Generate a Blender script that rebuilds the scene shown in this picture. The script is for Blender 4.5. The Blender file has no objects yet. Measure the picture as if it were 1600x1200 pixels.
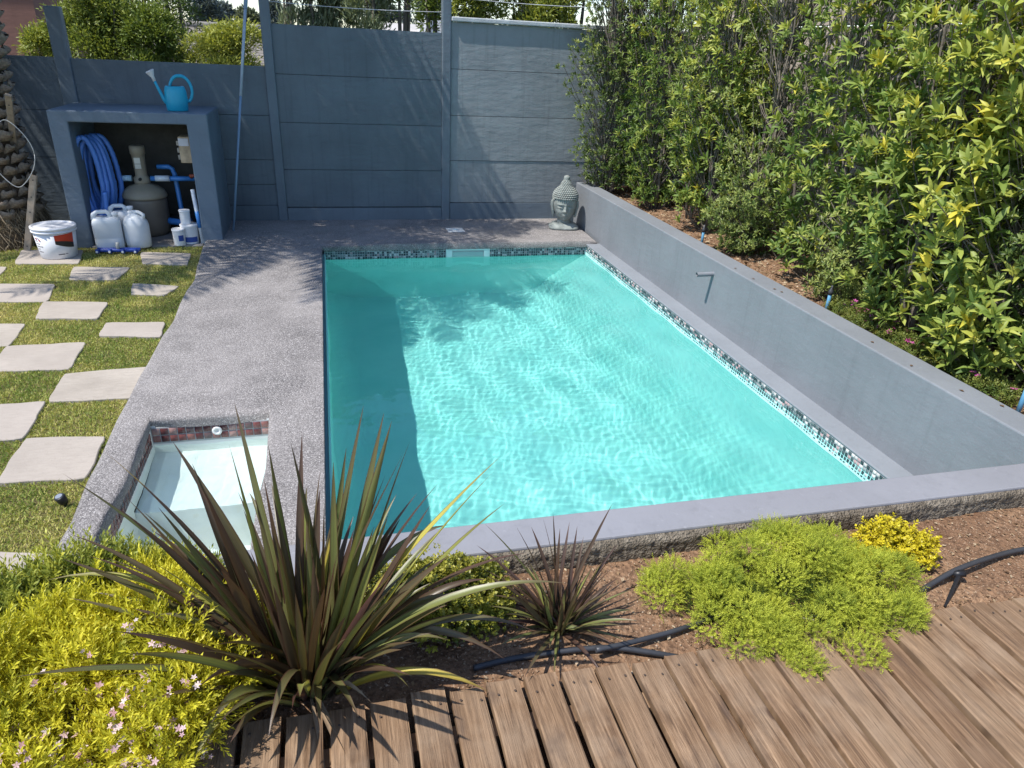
import bpy, bmesh, math, random
import numpy as np
from math import sin, cos, pi, radians, atan2, sqrt
from mathutils import Vector, Matrix, Euler

random.seed(7)
RNG = np.random.default_rng(11)
scene = bpy.context.scene
COL = scene.collection

# ------------------------------------------------------------------ camera
CAM = np.array([0.5698, -8.8343, 2.0463])
YAW, PITCH, ROLL, FPX = 0.2644, 0.4471, 0.0523, 1096.6
FW = np.array([sin(YAW)*cos(PITCH), cos(YAW)*cos(PITCH), -sin(PITCH)])
_r = np.array([cos(YAW), -sin(YAW), 0.0]); _u = np.cross(_r, FW)
RT = cos(ROLL)*_r + sin(ROLL)*_u
UP = -sin(ROLL)*_r + cos(ROLL)*_u
cd = bpy.data.cameras.new('camera')
cd.sensor_width = 36.0
cd.lens = FPX/1600*36
cd.clip_start = 0.05
cd.clip_end = 3000
cam = bpy.data.objects.new('camera', cd)
COL.objects.link(cam)
cam.matrix_world = Matrix(((RT[0], UP[0], -FW[0], CAM[0]), (RT[1], UP[1], -FW[1], CAM[1]), (RT[2], UP[2], -FW[2], CAM[2]), (0, 0, 0, 1)))
scene.camera = cam

# ------------------------------------------------------------------ light
SUN_EL = radians(58.5)
SUN_H = Vector((-1.0, -0.29, 0)).normalized()          # horizontal direction towards the sun
SUN_DIR = Vector((SUN_H.x*cos(SUN_EL), SUN_H.y*cos(SUN_EL), sin(SUN_EL)))
world = bpy.data.worlds.new('World')
scene.world = world
world.use_nodes = True
wn = world.node_tree.nodes; wl = world.node_tree.links
sky = wn.new('ShaderNodeTexSky')
sky.sky_type = 'NISHITA'
sky.sun_disc = False
sky.sun_elevation = SUN_EL
sky.sun_rotation = math.atan2(SUN_H.x, SUN_H.y)
sky.air_density = 1.0
sky.dust_density = 0.35
sky.ozone_density = 1.0
bg = wn['Background']
bg.inputs['Strength'].default_value = 0.15
tint = wn.new('ShaderNodeMix'); tint.data_type = 'RGBA'; tint.blend_type = 'MULTIPLY'; tint.inputs[0].default_value = 1.0
wl.new(sky.outputs['Color'], tint.inputs[6]); tint.inputs[7].default_value = (.94, .98, 1.06, 1)
wl.new(tint.outputs[2], bg.inputs['Color'])
sl = bpy.data.lights.new('sun', 'SUN')
sl.energy = 4.4
sl.angle = radians(0.53)
sl.color = (1.0, 0.955, 0.89)
sun = bpy.data.objects.new('sun', sl)
COL.objects.link(sun)
sun.location = (-8, -4, 12)
sun.rotation_euler = (-SUN_DIR).to_track_quat('-Z', 'Y').to_euler()

vs = scene.view_settings
vs.view_transform = 'Standard'
vs.look = 'None'
vs.gamma = 1.0
vs.exposure = 0.64
vs.use_curve_mapping = False
scene.cycles.use_denoising = True
scene.cycles.max_bounces = 10
scene.cycles.diffuse_bounces = 5
scene.cycles.glossy_bounces = 3
scene.cycles.transmission_bounces = 6
scene.cycles.transparent_max_bounces = 10
scene.cycles.volume_bounces = 0
scene.cycles.sample_clamp_indirect = 6.0

# ------------------------------------------------------------------ helpers: pixels of the survey to points in the garden
def _ray(x, y):
    return FW + RT*(x-800)/FPX - UP*(y-600)/FPX
def gz(x, y, z=0.0):
    d = _ray(x, y); return CAM + d*((z-CAM[2])/d[2])
def gy(x, y, Y=0.0):
    d = _ray(x, y); return CAM + d*((Y-CAM[1])/d[1])
def gx(x, y, X=0.0):
    d = _ray(x, y); return CAM + d*((X-CAM[0])/d[0])

# ------------------------------------------------------------------ helpers: objects
def setp(o, label=None, cat=None, group=None, kind=None):
    if label: o['label'] = label
    if cat: o['category'] = cat
    if group: o['group'] = group
    if kind: o['kind'] = kind
    return o
def thing(name, label, cat, loc=(0, 0, 0), rotz=0.0, group=None):
    o = bpy.data.objects.new(name, None)
    o.empty_display_size = 0.1
    COL.objects.link(o)
    o.location = loc
    o.rotation_euler = (0, 0, rotz)
    return setp(o, label, cat, group)
def link(name, me, mat=None, parent=None, kind=None, loc=None, smooth=False):
    if mat is not None and len(me.materials) == 0:
        me.materials.append(mat)
    if smooth:
        me.polygons.foreach_set('use_smooth', np.ones(len(me.polygons), dtype=bool))
    o = bpy.data.objects.new(name, me)
    COL.objects.link(o)
    if parent is not None: o.parent = parent
    if loc is not None: o.location = loc
    if kind: o['kind'] = kind
    return o
def struct(name, me, mat, smooth=False):
    return link(name, me, mat, None, 'structure', None, smooth)

class MB:
    """collects shapes and builds one mesh"""
    def __init__(s): s.v = []; s.f = []; s.sm = []
    def add(s, vs, fs, sm=False):
        b = len(s.v)
        s.v.extend([tuple(v) for v in vs])
        s.f.extend([tuple(i+b for i in f) for f in fs])
        s.sm.extend([sm]*len(fs))
        return s
    def box(s, x0, x1, y0, y1, z0, z1):
        vs = [(x0, y0, z0), (x1, y0, z0), (x1, y1, z0), (x0, y1, z0), (x0, y0, z1), (x1, y0, z1), (x1, y1, z1), (x0, y1, z1)]
        return s.add(vs, [(3, 2, 1, 0), (4, 5, 6, 7), (0, 1, 5, 4), (1, 2, 6, 5), (2, 3, 7, 6), (3, 0, 4, 7)])
    def prism(s, poly, z0, z1):
        n = len(poly)
        vs = [(p[0], p[1], z0) for p in poly] + [(p[0], p[1], z1) for p in poly]
        fs = [tuple(range(n-1, -1, -1)), tuple(range(n, 2*n))] + [(i, (i+1) % n, n+(i+1) % n, n+i) for i in range(n)]
        return s.add(vs, fs)
    def tube(s, pts, rad, seg=10, cap=True, sm=True, closed=False):
        pts = [Vector(p) for p in pts]
        n = len(pts)
        if not hasattr(rad, '__len__'): rad = [rad]*n
        vs = []
        up = None
        for i, p in enumerate(pts):
            if closed: t = pts[(i+1) % n]-pts[i-1]
            else: t = pts[min(i+1, n-1)]-pts[max(i-1, 0)]
            if t.length < 1e-9: t = Vector((0, 0, 1))
            t.normalize()
            if up is None:
                up = Vector((0, 0, 1)) if abs(t.z) < .9 else Vector((1, 0, 0))
            a = up - t*up.dot(t)
            if a.length < 1e-6: a = t.orthogonal()
            a.normalize(); up = a
            b = t.cross(a)
            for k in range(seg):
                w = 2*pi*k/seg
                vs.append(p + (a*cos(w)+b*sin(w))*rad[i])
        fs = []
        m = n if closed else n-1
        for i in range(m):
            j = (i+1) % n
            for k in range(seg):
                fs.append((i*seg+k, i*seg+(k+1) % seg, j*seg+(k+1) % seg, j*seg+k))
        s.add(vs, fs, sm)
        if cap and not closed:
            b = len(s.v)-len(vs)
            s.f.append(tuple(b+k for k in range(seg-1, -1, -1))); s.sm.append(False)
            s.f.append(tuple(b+(n-1)*seg+k for k in range(seg))); s.sm.append(False)
        return s
    def lathe(s, prof, seg=24, c=(0, 0, 0), sx=1.0, sy=1.0, sm=True, cap=True):
        vs = []
        n = len(prof)
        for r, z in prof:
            for k in range(seg):
                w = 2*pi*k/seg
                vs.append((c[0]+r*cos(w)*sx, c[1]+r*sin(w)*sy, c[2]+z))
        fs = []
        for i in range(n-1):
            for k in range(seg):
                fs.append((i*seg+k, i*seg+(k+1) % seg, (i+1)*seg+(k+1) % seg, (i+1)*seg+k))
        s.add(vs, fs, sm)
        if cap:
            b = len(s.v)-len(vs)
            s.f.append(tuple(b+k for k in range(seg-1, -1, -1))); s.sm.append(False)
            s.f.append(tuple(b+(n-1)*seg+k for k in range(seg))); s.sm.append(False)
        return s
    def mesh(s, name='mesh', bevel=0.0, seg=2):
        me = bpy.data.meshes.new(name)
        me.from_pydata(s.v, [], s.f)
        me.polygons.foreach_set('use_smooth', np.array(s.sm, dtype=bool))
        if bevel > 0:
            bm = bmesh.new(); bm.from_mesh(me)
            es = [e for e in bm.edges if len(e.link_faces) == 2 and e.calc_face_angle(0) > 0.6]
            bmesh.ops.bevel(bm, geom=es, offset=bevel, segments=seg, affect='EDGES', profile=.5, clamp_overlap=True)
            bm.to_mesh(me); bm.free()
        me.update()
        return me
    def build(s, name, mat, parent=None, kind=None, bevel=0.0, loc=None, seg=2):
        return link(name, s.mesh(name, bevel, seg), mat, parent, kind, loc)

def np_mesh(name, V, F, attrs=None, smooth=False):
    """V (n,3) float, F (m,k) int -> mesh, fast"""
    me = bpy.data.meshes.new(name)
    V = np.ascontiguousarray(V, dtype=np.float32); F = np.ascontiguousarray(F, dtype=np.int32)
    k = F.shape[1]
    me.vertices.add(len(V)); me.vertices.foreach_set('co', V.ravel())
    me.loops.add(F.size); me.loops.foreach_set('vertex_index', F.ravel())
    me.polygons.add(len(F)); me.polygons.foreach_set('loop_start', np.arange(0, F.size, k, dtype=np.int32))
    if smooth: me.polygons.foreach_set('use_smooth', np.ones(len(F), dtype=bool))
    for n_, a in (attrs or {}).items():
        a = np.asarray(a, dtype=np.float32)
        if a.ndim == 1:
            at = me.attributes.new(n_, 'FLOAT', 'POINT'); at.data.foreach_set('value', a)
        else:
            at = me.attributes.new(n_, 'FLOAT_VECTOR', 'POINT'); at.data.foreach_set('vector', np.ascontiguousarray(a).ravel())
    me.update(); me.validate()
    return me

def frames(D, N):
    """rotation matrices (n,3,3) whose columns are side, D (length), normal"""
    D = D/np.linalg.norm(D, axis=1, keepdims=True)
    S = np.cross(D, N); l = np.linalg.norm(S, axis=1, keepdims=True)
    bad = l[:, 0] < 1e-5
    S[bad] = np.cross(D[bad], np.array([0.3, 0.8, 0.52])); l = np.linalg.norm(S, axis=1, keepdims=True)
    S = S/l
    N2 = np.cross(S, D)
    return np.stack([S, D, N2], axis=2)
def scatter(name, tv, tf, P, M, scl, rnd, extra=None):
    """joins copies of a template (tv, tf) at P with frames M and scale scl"""
    tv = np.asarray(tv, float); tf = np.asarray(tf, int)
    n = len(P)
    scl = np.asarray(scl, float)
    if scl.ndim == 1: scl = np.repeat(scl[:, None], 3, axis=1)
    V = np.einsum('nij,nkj->nki', M, tv[None]*scl[:, None, :]) + P[:, None, :]
    F = tf[None] + (np.arange(n)*len(tv))[:, None, None]
    at = {'rnd': np.repeat(rnd, len(tv))}
    for k_, a in (extra or {}).items(): at[k_] = np.tile(a, n)
    return np_mesh(name, V.reshape(-1, 3), F.reshape(-1, tf.shape[1]), at)
def unit(n):
    a = RNG.normal(size=(n, 3)); return a/np.linalg.norm(a, axis=1, keepdims=True)

# ------------------------------------------------------------------ helpers: materials
class NT:
    def __init__(s, name):
        s.m = bpy.data.materials.new(name); s.m.use_nodes = True
        s.t = s.m.node_tree; s.n = s.t.nodes; s.l = s.t.links
        s.b = s.n['Principled BSDF']; s.out = s.n['Material Output']
        s.co = None
    def new(s, t, **kw):
        n = s.n.new(t)
        for k, v in kw.items(): setattr(n, k, v)
        return n
    def put(s, sock, v):
        if hasattr(v, 'is_output') or isinstance(v, bpy.types.NodeSocket): s.l.new(v, sock)
        else:
            if isinstance(v, (tuple, list)) and len(v) == 3 and sock.type == 'RGBA': v = (*v, 1)
            sock.default_value = v
    def coord(s, kind='Object'):
        return s.new('ShaderNodeTexCoord').outputs[kind]
    def pos(s):
        return s.new('ShaderNodeNewGeometry').outputs['Position']
    def mapping(s, vec, scale=(1, 1, 1), rot=(0, 0, 0), loc=(0, 0, 0)):
        n = s.new('ShaderNodeMapping'); s.put(n.inputs['Vector'], vec)
        n.inputs['Scale'].default_value = scale; n.inputs['Rotation'].default_value = rot; n.inputs['Location'].default_value = loc
        return n.outputs[0]
    def noise(s, vec, scale=5, detail=4, rough=.55, dist=0.0, out='Fac'):
        n = s.new('ShaderNodeTexNoise'); s.put(n.inputs['Vector'], vec)
        n.inputs['Scale'].default_value = scale; n.inputs['Detail'].default_value = detail
        n.inputs['Roughness'].default_value = rough; n.inputs['Distortion'].default_value = dist
        return n.outputs[out]
    def voro(s, vec, scale=5, feature='F1', out='Distance', rnd=1.0):
        n = s.new('ShaderNodeTexVoronoi', feature=feature); s.put(n.inputs['Vector'], vec)
        n.inputs['Scale'].default_value = scale; n.inputs['Randomness'].default_value = rnd
        return n.outputs[out]
    def ramp(s, fac, stops, interp='LINEAR'):
        n = s.new('ShaderNodeValToRGB'); s.put(n.inputs[0], fac)
        cr = n.color_ramp; cr.interpolation = interp
        while len(cr.elements) < len(stops): cr.elements.new(0.5)
        for e, (p, c) in zip(cr.elements, stops):
            e.position = p
            e.color = (c, c, c, 1) if not hasattr(c, '__len__') else (*c, 1)
        return n.outputs[0]
    def mix(s, fac, a, b, mode='MIX'):
        n = s.new('ShaderNodeMix', data_type='RGBA', blend_type=mode)
        s.put(n.inputs[0], fac); s.put(n.inputs[6], a); s.put(n.inputs[7], b)
        return n.outputs[2]
    def math(s, op, a, b=0.0, c=0.0):
        n = s.new('ShaderNodeMath', operation=op)
        s.put(n.inputs[0], a); s.put(n.inputs[1], b); s.put(n.inputs[2], c)
        return n.outputs[0]
    def attr(s, name, out='Fac'):
        n = s.new('ShaderNodeAttribute', attribute_name=name); return n.outputs[out]
    def objrnd(s): return s.new('ShaderNodeObjectInfo').outputs['Random']
    def sep(s, v):
        n = s.new('ShaderNodeSeparateXYZ'); s.put(n.inputs[0], v); return n.outputs
    def bump(s, h, strength=.3, dist=.01, normal=None):
        n = s.new('ShaderNodeBump'); s.put(n.inputs['Height'], h)
        n.inputs['Strength'].default_value = strength; n.inputs['Distance'].default_value = dist
        if normal is not None: s.put(n.inputs['Normal'], normal)
        return n.outputs[0]
    def fin(s, color=None, rough=None, normal=None, spec=None, metal=None):
        if color is not None: s.put(s.b.inputs['Base Color'], color)
        if rough is not None: s.put(s.b.inputs['Roughness'], rough)
        if normal is not None: s.put(s.b.inputs['Normal'], normal)
        if spec is not None: s.b.inputs['Specular IOR Level'].default_value = spec
        if metal is not None: s.b.inputs['Metallic'].default_value = metal
        return s.m
def simple(name, col, rough=.5, spec=.4, var=.12, vscale=6, bump=0.0, bscale=60):
    """plain material with slight mottling"""
    t = NT(name); c = t.coord()
    n = t.noise(c, vscale, 5, .6)
    k0 = tuple(max(0, x*(1-var)) for x in col); k1 = tuple(min(1, x*(1+var)) for x in col)
    nm = t.bump(t.noise(c, bscale, 3), bump, .01) if bump else None
    return t.fin(t.ramp(n, [(.3, k0), (.7, k1)]), rough, nm, spec)
# =================================================================== materials of the setting
def painted_wall(name, col, dirt=.12, bump=.25, rough=.6):
    t = NT(name); c = t.pos()
    n1 = t.noise(c, 1.7, 5, .6); n2 = t.noise(c, 9, 6, .65); n3 = t.noise(c, 70, 3, .6)
    k0 = tuple(x*(1-dirt) for x in col); k1 = tuple(min(1, x*(1+dirt*.7)) for x in col)
    a = t.ramp(n1, [(.3, k0), (.7, k1)])
    a = t.mix(t.ramp(n2, [(.55, 0.0), (.8, .35)]), a, tuple(x*.78 for x in col))
    st = t.noise(t.mapping(c, (22, 22, 1.1)), 1.0, 4, .6)
    a = t.mix(t.ramp(st, [(.54, 0.0), (.76, dirt*2.6)]), a, tuple(x*.6 for x in col))
    sp = t.noise(c, 38, 2, .5)
    a = t.mix(t.ramp(sp, [(.70, 0.0), (.76, .35)]), a, tuple(min(1, x*1.35) for x in col))
    tw = t.noise(t.mapping(c, (3, 3, 9), (.2, .1, .5)), 2.2, 3, .5)
    h = t.math('ADD', t.math('ADD', t.math('MULTIPLY', n2, .7), t.math('MULTIPLY', n3, .25)), t.math('MULTIPLY', tw, .8))
    return t.fin(a, rough, t.bump(h, bump, .012), .35)
M = {}
M['fence'] = painted_wall('fence_paint', (.104, .130, .152), .18, .5, .55)
M['fence_post'] = painted_wall('post_paint', (.118, .148, .176), .14, .35, .55)
M['fence_faded_sunlit'] = painted_wall('faded_sunlit_fence_paint', (.215, .237, .248), .18, .5, .6)  # paler right bays: greyer plaster, with their sunlight also put into the colour
M['shed'] = painted_wall('shed_paint', (.13, .168, .21), .14, .5, .6)
M['wall'] = painted_wall('wall_paint', (.188, .201, .218), .10, .28, .55)
M['front_wall'] = painted_wall('front_wall_paint', (.219, .221, .240), .10, .26, .55)
M['ledge'] = painted_wall('ledge_paint', (.205, .222, .243), .10, .24, .55)

def aggregate():
    t = NT('washed_pebble_concrete'); c = t.pos()
    vc = t.voro(c, 150, 'F1', 'Color'); vd = t.voro(c, 150)
    g = t.sep(vc)
    peb = t.ramp(g[0], [(0, (.085, .078, .077)), (.35, (.185, .172, .166)), (.7, (.285, .266, .257)), (.93, (.36, .337, .327)), (1, (.54, .515, .495))])
    n1 = t.noise(c, 1.3, 5, .62); n2 = t.noise(c, 6, 4, .6)
    base = t.mix(t.ramp(vd, [(.35, 0.0), (.75, .8)]), peb, (.10, .095, .092))
    wash = t.mix(t.ramp(n1, [(.35, 0.0), (.72, .55)]), base, (.36, .335, .32))
    wash = t.mix(t.ramp(n2, [(.45, 0.0), (.75, .35)]), wash, (.105, .097, .094))
    return t.fin(wash, .82, t.bump(t.math('SUBTRACT', 1.0, vd), .55, .006), .25)
M['aggregate'] = aggregate()

def soil(name='dry_soil'):
    t = NT(name); c = t.pos()
    n1 = t.noise(c, 3, 6, .65); n2 = t.noise(c, 45, 6, .7); n3 = t.voro(c, 60)
    a = t.ramp(n1, [(.3, (.18, .10, .058)), (.7, (.36, .225, .135))])
    a = t.mix(t.ramp(n2, [(.35, .75), (.6, 0.0)]), a, (.085, .05, .032))
    a = t.mix(t.ramp(t.noise(c, 130, 2, .5), [(.62, 0.0), (.7, .6)]), a, (.52, .39, .27))
    h = t.math('ADD', t.math('MULTIPLY', n2, .8), t.math('MULTIPLY', n3, .5))
    return t.fin(a, .95, t.bump(h, .9, .02), .1)
M['soil'] = soil()

def plaster():
    t = NT('pool_plaster'); c = t.pos()
    n = t.noise(c, 2.2, 5, .6)
    a = t.ramp(n, [(.3, (.31, .65, .62)), (.7, (.40, .715, .68))])
    return t.fin(a, .7, None, .2)
M['plaster'] = plaster()
def spa_plaster():
    t = NT('spa_plaster'); c = t.pos()
    return t.fin(t.ramp(t.noise(c, 4, 5, .6), [(.3, (.72, .73, .70)), (.7, (.86, .86, .83))]), .7, None, .2)
M['spa_plaster'] = spa_plaster()
# =================================================================== pool, deck, water
PX0, PX1, PY0, PY1 = .459, 3.463, -6.88, -1.187      # pool opening
SX0, SX1, SY0, SY1 = -.50, .15, -6.72, -4.95         # splash pool opening
ZW = -.113                                           # water level
WXI, WXO, WZT = 3.6176, 3.8074, .543                 # raised wall
FY0, FY1 = -7.048, -6.88                             # front wall

DZ = .045                                            # deck level
def slab_with_holes(xs, ys, holes, z, depth, bevel, wob=None):
    bm = bmesh.new()
    vm = {}
    def V(i, j):
        if (i, j) not in vm:
            x, y = xs[i], ys[j]
            if wob: x, y = wob(x, y)
            vm[(i, j)] = bm.verts.new((x, y, z))
        return vm[(i, j)]
    for i in range(len(xs)-1):
        for j in range(len(ys)-1):
            cx, cy = (xs[i]+xs[i+1])/2, (ys[j]+ys[j+1])/2
            if any(a < cx < b and c < cy < d for a, b, c, d in holes): continue
            bm.faces.new((V(i, j), V(i+1, j), V(i+1, j+1), V(i, j+1)))
    bound = [e for e in bm.edges if len(e.link_faces) == 1]
    r = bmesh.ops.extrude_edge_only(bm, edges=bound)
    for v in [g for g in r['geom'] if isinstance(g, bmesh.types.BMVert)]: v.co.z -= depth
    bm.edges.ensure_lookup_table()
    es = [e for e in bm.edges if len(e.link_faces) == 2 and e.calc_face_angle(0) > .7 and all(abs(v.co.z-z) < 1e-6 for v in e.verts)]
    bmesh.ops.bevel(bm, geom=es, offset=bevel, segments=5, affect='EDGES', profile=.5)
    me = bpy.data.meshes.new('slab'); bm.normal_update(); bm.to_mesh(me); bm.free()
    me.polygons.foreach_set('use_smooth', np.ones(len(me.polygons), dtype=bool))
    return me
def deck_wob(x, y):
    if x < -.6:
        x += .010*sin(y*1.9+.6)+.006*sin(y*5.1)-.06*max(0, min(1, (y+2.2)/1.2))
    elif -.6 < x < .3 and y < -4.8:
        x += .012*sin(y*4.3); y += .012*sin(x*9)
    return x, y
ys = sorted(set([-6.88, -6.72, PY1, .0] + [round(-6.5+k*.31, 3) for k in range(5)] + [SY1] + [round(-4.7+k*.35, 3) for k in range(10)] + [-.9, -.6, -.3]))
xs = [-.665, -.60, SX0, -.3, -.1, SX1, PX0, 1.2, 2.2, PX1, 3.58]
me = slab_with_holes(xs, ys, [(PX0, PX1+.5, PY0-1, PY1), (SX0, SX1, SY0, SY1)], DZ, .07, .028, deck_wob)
deck = struct('pool_deck', me, M['aggregate'])
sub = MB()
sub.box(-.63, PX0+.03, SY1+.03, -.01, -.7, -.06).box(PX0+.03, 3.6, PY1+.03, -.01, -1.6, -.06)
sub.box(SX1+.03, PX0+.03, FY1, SY1+.03, -1.3, -.06).box(-.64, SX0-.02, FY1, SY1+.03, -.7, -.06)
o = sub.build('deck_base', M['plaster'], deck)

pool = thing('swimming_pool', 'rectangular swimming pool full of turquoise water with a mosaic waterline', 'swimming pool', (1.96, -4.0, 0))
def loc(parent, mb):
    """world-space shapes under a thing that stands at parent.location"""
    L = parent.location
    mb.v = [(v[0]-L.x, v[1]-L.y, v[2]-L.z) for v in mb.v]
    return mb
PZ = -1.34
NEAR = .74                                           # the floor rises towards the near end
IX0, IX1, IY0, IY1 = PX0+.022, PX1, FY1, PY1+.022
sh = MB()
rx = .25
prof = [(0, -.004)] + [(rx*(1-cos(a)), PZ+rx-rx*sin(a)) for a in np.linspace(0, pi/2, 15)]
rings = []
for off, z in prof:
    t_ = len(rings)/15; o2 = np.interp(t_, [0, .07, .85, 1], [0, .012, .62, .95]); o3 = off*.5
    zr = np.interp(t_, [0, .07, .85, 1], [-.004, -.15, PZ+.10, PZ])
    def rise(q): return q if q > -.2 else -.2+(q+.2)*NEAR
    rings.append([(IX0+off, IY0+off, rise(z)), (IX1-o2, IY0+off, rise(zr)), (IX1-o2, IY1-o3, zr), (IX0+off, IY1-o3, z)])
for a, b in zip(rings[:-1], rings[1:]):
    vv = a+b
    for k in range(4):
        q = [a[k], a[(k+1) % 4], b[(k+1) % 4], b[k]]
        sh.add(q, [(0, 1, 2, 3)], True)
sh.add(rings[-1], [(0, 1, 2, 3)])
shell = loc(pool, sh).build('shell', M['plaster'], pool)
bm = bmesh.new(); bm.from_mesh(shell.data)
groups = [[], [], [], []]
bm.faces.ensure_lookup_table()
for i, f in enumerate(bm.faces):
    if i < len(bm.faces)-1: groups[i % 4].append(f)
for g_ in groups: bmesh.ops.remove_doubles(bm, verts=list({v for f in g_ for v in f.verts}), dist=1e-5)
bm.to_mesh(shell.data); bm.free()

def water_mat(name, col):
    t = NT(name)
    n = t.n
    n.remove(t.b)
    c = t.pos()
    gl = n.new('ShaderNodeBsdfGlass'); gl.inputs['IOR'].default_value = 1.333; gl.inputs['Roughness'].default_value = 0.0
    gl.inputs['Color'].default_value = (*col, 1)
    t.l.new(gl.outputs[0], t.out.inputs['Surface'])
    return t.m
def wave_h(X, Y, amp):
    r = np.random.default_rng(5)
    H = np.zeros_like(X)
    for k in range(44):
        lam = r.uniform(.04, .11) if k < 32 else r.uniform(.3, 1.1)
        th = r.uniform(0, 2*pi); ph = r.uniform(0, 2*pi)
        kk = 2*pi/lam
        H += amp*lam/(2*pi)*(1.0 if k < 32 else 5.0)*(.75+.5*r.uniform())*np.sin(kk*(X*cos(th)+Y*sin(th))+ph)
    return H
def water_body(name, x0, x1, y0, y1, z, zb, step, amp, edge=.002):
    nx = int((x1-x0)/step); ny = int((y1-y0)/step)
    gx_, gy_ = np.meshgrid(np.linspace(x0, x1, nx+1), np.linspace(y0, y1, ny+1), indexing='ij')
    H = z+wave_h(gx_, gy_, amp)
    V = np.stack([gx_, gy_, H], -1).reshape(-1, 3)
    I = np.arange((nx+1)*(ny+1)).reshape(nx+1, ny+1)
    F = np.stack([I[:-1, :-1], I[1:, :-1], I[1:, 1:], I[:-1, 1:]], -1).reshape(-1, 4)
    n0 = len(V)
    ring = list(I[:, 0]) + list(I[-1, 1:]) + list(I[-2::-1, -1]) + list(I[0, -2:0:-1])
    Vb = V[ring].copy(); Vb[:, 2] = zb
    rn = len(ring)
    ra = np.array(ring); rb = np.arange(n0, n0+rn)
    S = np.stack([ra, rb, np.roll(rb, -1), np.roll(ra, -1)], -1)
    cidx = [0, nx, nx+ny, 2*nx+ny]
    B = np.array([[n0+cidx[3], n0+cidx[2], n0+cidx[1], n0+cidx[0]]])
    me = np_mesh(name, np.vstack([V, Vb]), np.vstack([F, S, B]))
    sm = np.zeros(len(me.polygons), dtype=bool); sm[:len(F)] = True
    me.polygons.foreach_set('use_smooth', sm)
    return me
WM = water_mat('pool_water', (.77, .955, .945))
w = struct('water', water_body('water', IX0-.015, IX1+.01, IY0-.01, IY1+.015, ZW, PZ-.05, .0095, .0021), WM)
w.cycles.is_caustics_caster = True
shell.cycles.is_caustics_receiver = True
sl.cycles.is_caustics_light = True
# =================================================================== pool trim: ledge, mosaic, skimmer
def tile_mat(name, stops):
    t = NT(name)
    r = t.attr('rnd'); o_ = t.objrnd()
    v = t.math('FRACT', t.math('ADD', r, t.math('MULTIPLY', o_, t.attr('single'))))
    return t.fin(t.ramp(v, stops, 'CONSTANT'), .18, None, .5)
M['tile'] = tile_mat('mosaic_glaze', [(0, (.03, .045, .05)), (.22, (.06, .085, .09)), (.4, (.12, .15, .155)), (.55, (.26, .28, .28)), (.68, (.46, .45, .44)), (.8, (.40, .27, .27)), (.88, (.05, .09, .1)), (.95, (.55, .53, .52))])
M['spa_tile'] = tile_mat('spa_glaze', [(0, (.10, .035, .035)), (.25, (.17, .06, .055)), (.45, (.24, .11, .095)), (.62, (.07, .045, .045)), (.75, (.31, .19, .17)), (.9, (.12, .08, .08))])
M['grout'] = simple('grout', (.42, .44, .44), .8, .2, .1)
def tile_mesh(w, h, d, val, single):
    b = .0022
    v = [(-w/2, 0, -h/2), (w/2, 0, -h/2), (w/2, 0, h/2), (-w/2, 0, h/2), (-w/2+b, -d, -h/2+b), (w/2-b, -d, -h/2+b), (w/2-b, -d, h/2-b), (-w/2+b, -d, h/2-b)]
    f = [(4, 5, 6, 7), (0, 1, 5, 4), (1, 2, 6, 5), (2, 3, 7, 6), (3, 0, 4, 7)]
    return v, f
def tile_band(parent, a, b, ztop, rows, pitch, mat, near, rng, skip=None):
    """mosaic strip from a to b (facing left-hand normal of a->b); the NEAR tiles closest to the camera are single objects"""
    a = Vector(a); b = Vector(b); L = (b-a).length; u = (b-a)/L; nrm = Vector((u.y, -u.x, 0))
    rot = atan2(u.y, u.x)
    w = pitch-.0045
    tv, tf = tile_mesh(w, w, .004, 0, 0)
    spots = []
    for i in range(int(L/pitch)):
        for r in range(rows):
            p = a+u*(pitch*(i+.5)); p.z = ztop-pitch*(r+.5)-.002
            if skip and skip(p): continue
            spots.append((p, rng.uniform()))
    spots.sort(key=lambda s: (s[0].x-CAM[0])**2+(s[0].y-CAM[1])**2)
    Lp = parent.location
    shared = []
    for q in range(12):
        me = np_mesh('tile', np.array(tv), np.array(tf), {'rnd': np.full(8, (q+.5)/12), 'single': np.zeros(8)}); me.materials.append(mat); shared.append(me)
    for p, rv in spots[:near]:
        o = link('tile', shared[int(rv*12) % 12], None, parent)
        o.location = p-Lp+nrm*.001; o.rotation_euler = (0, 0, rot)
    rest = spots[near:]
    if rest:
        V = []; F = []; R_ = []
        Mr = Matrix.Rotation(rot, 3, 'Z')
        for p, rv in rest:
            k = len(V); q = p-Lp+nrm*.001
            V += [tuple(Mr @ Vector(t_)+q) for t_ in tv]; F += [tuple(i+k for i in f) for f in tf]; R_ += [rv]*8
        me = np_mesh('mosaic', np.array(V), np.array(F), {'rnd': np.array(R_), 'single': np.zeros(len(R_))})
        link('mosaic', me, mat, parent, 'stuff')
rg = np.random.default_rng(3)
g = MB()
gt = .003
# grout backing strips, 4 mm proud of the shell
g.box(IX1-gt, IX1+.02, FY1, PY1+.02, -.135, -.006).box(IX0, IX1-gt, IY1-gt, IY1+.02, -.135, -.012)
loc(pool, g).build('grout', M['grout'], pool)
tile_band(pool, (IX1-gt, PY1+.01, 0), (IX1-gt, FY1+.01, 0), -.006, 5, .0262, M['tile'], 300, rg)
SKX = (1.80, 2.30)
tile_band(pool, (IX0+.005, IY1-gt, 0), (IX1-gt, IY1-gt, 0), -.012, 5, .0262, M['tile'], 0, rg, lambda p: SKX[0] < p.x < SKX[1])
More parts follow.
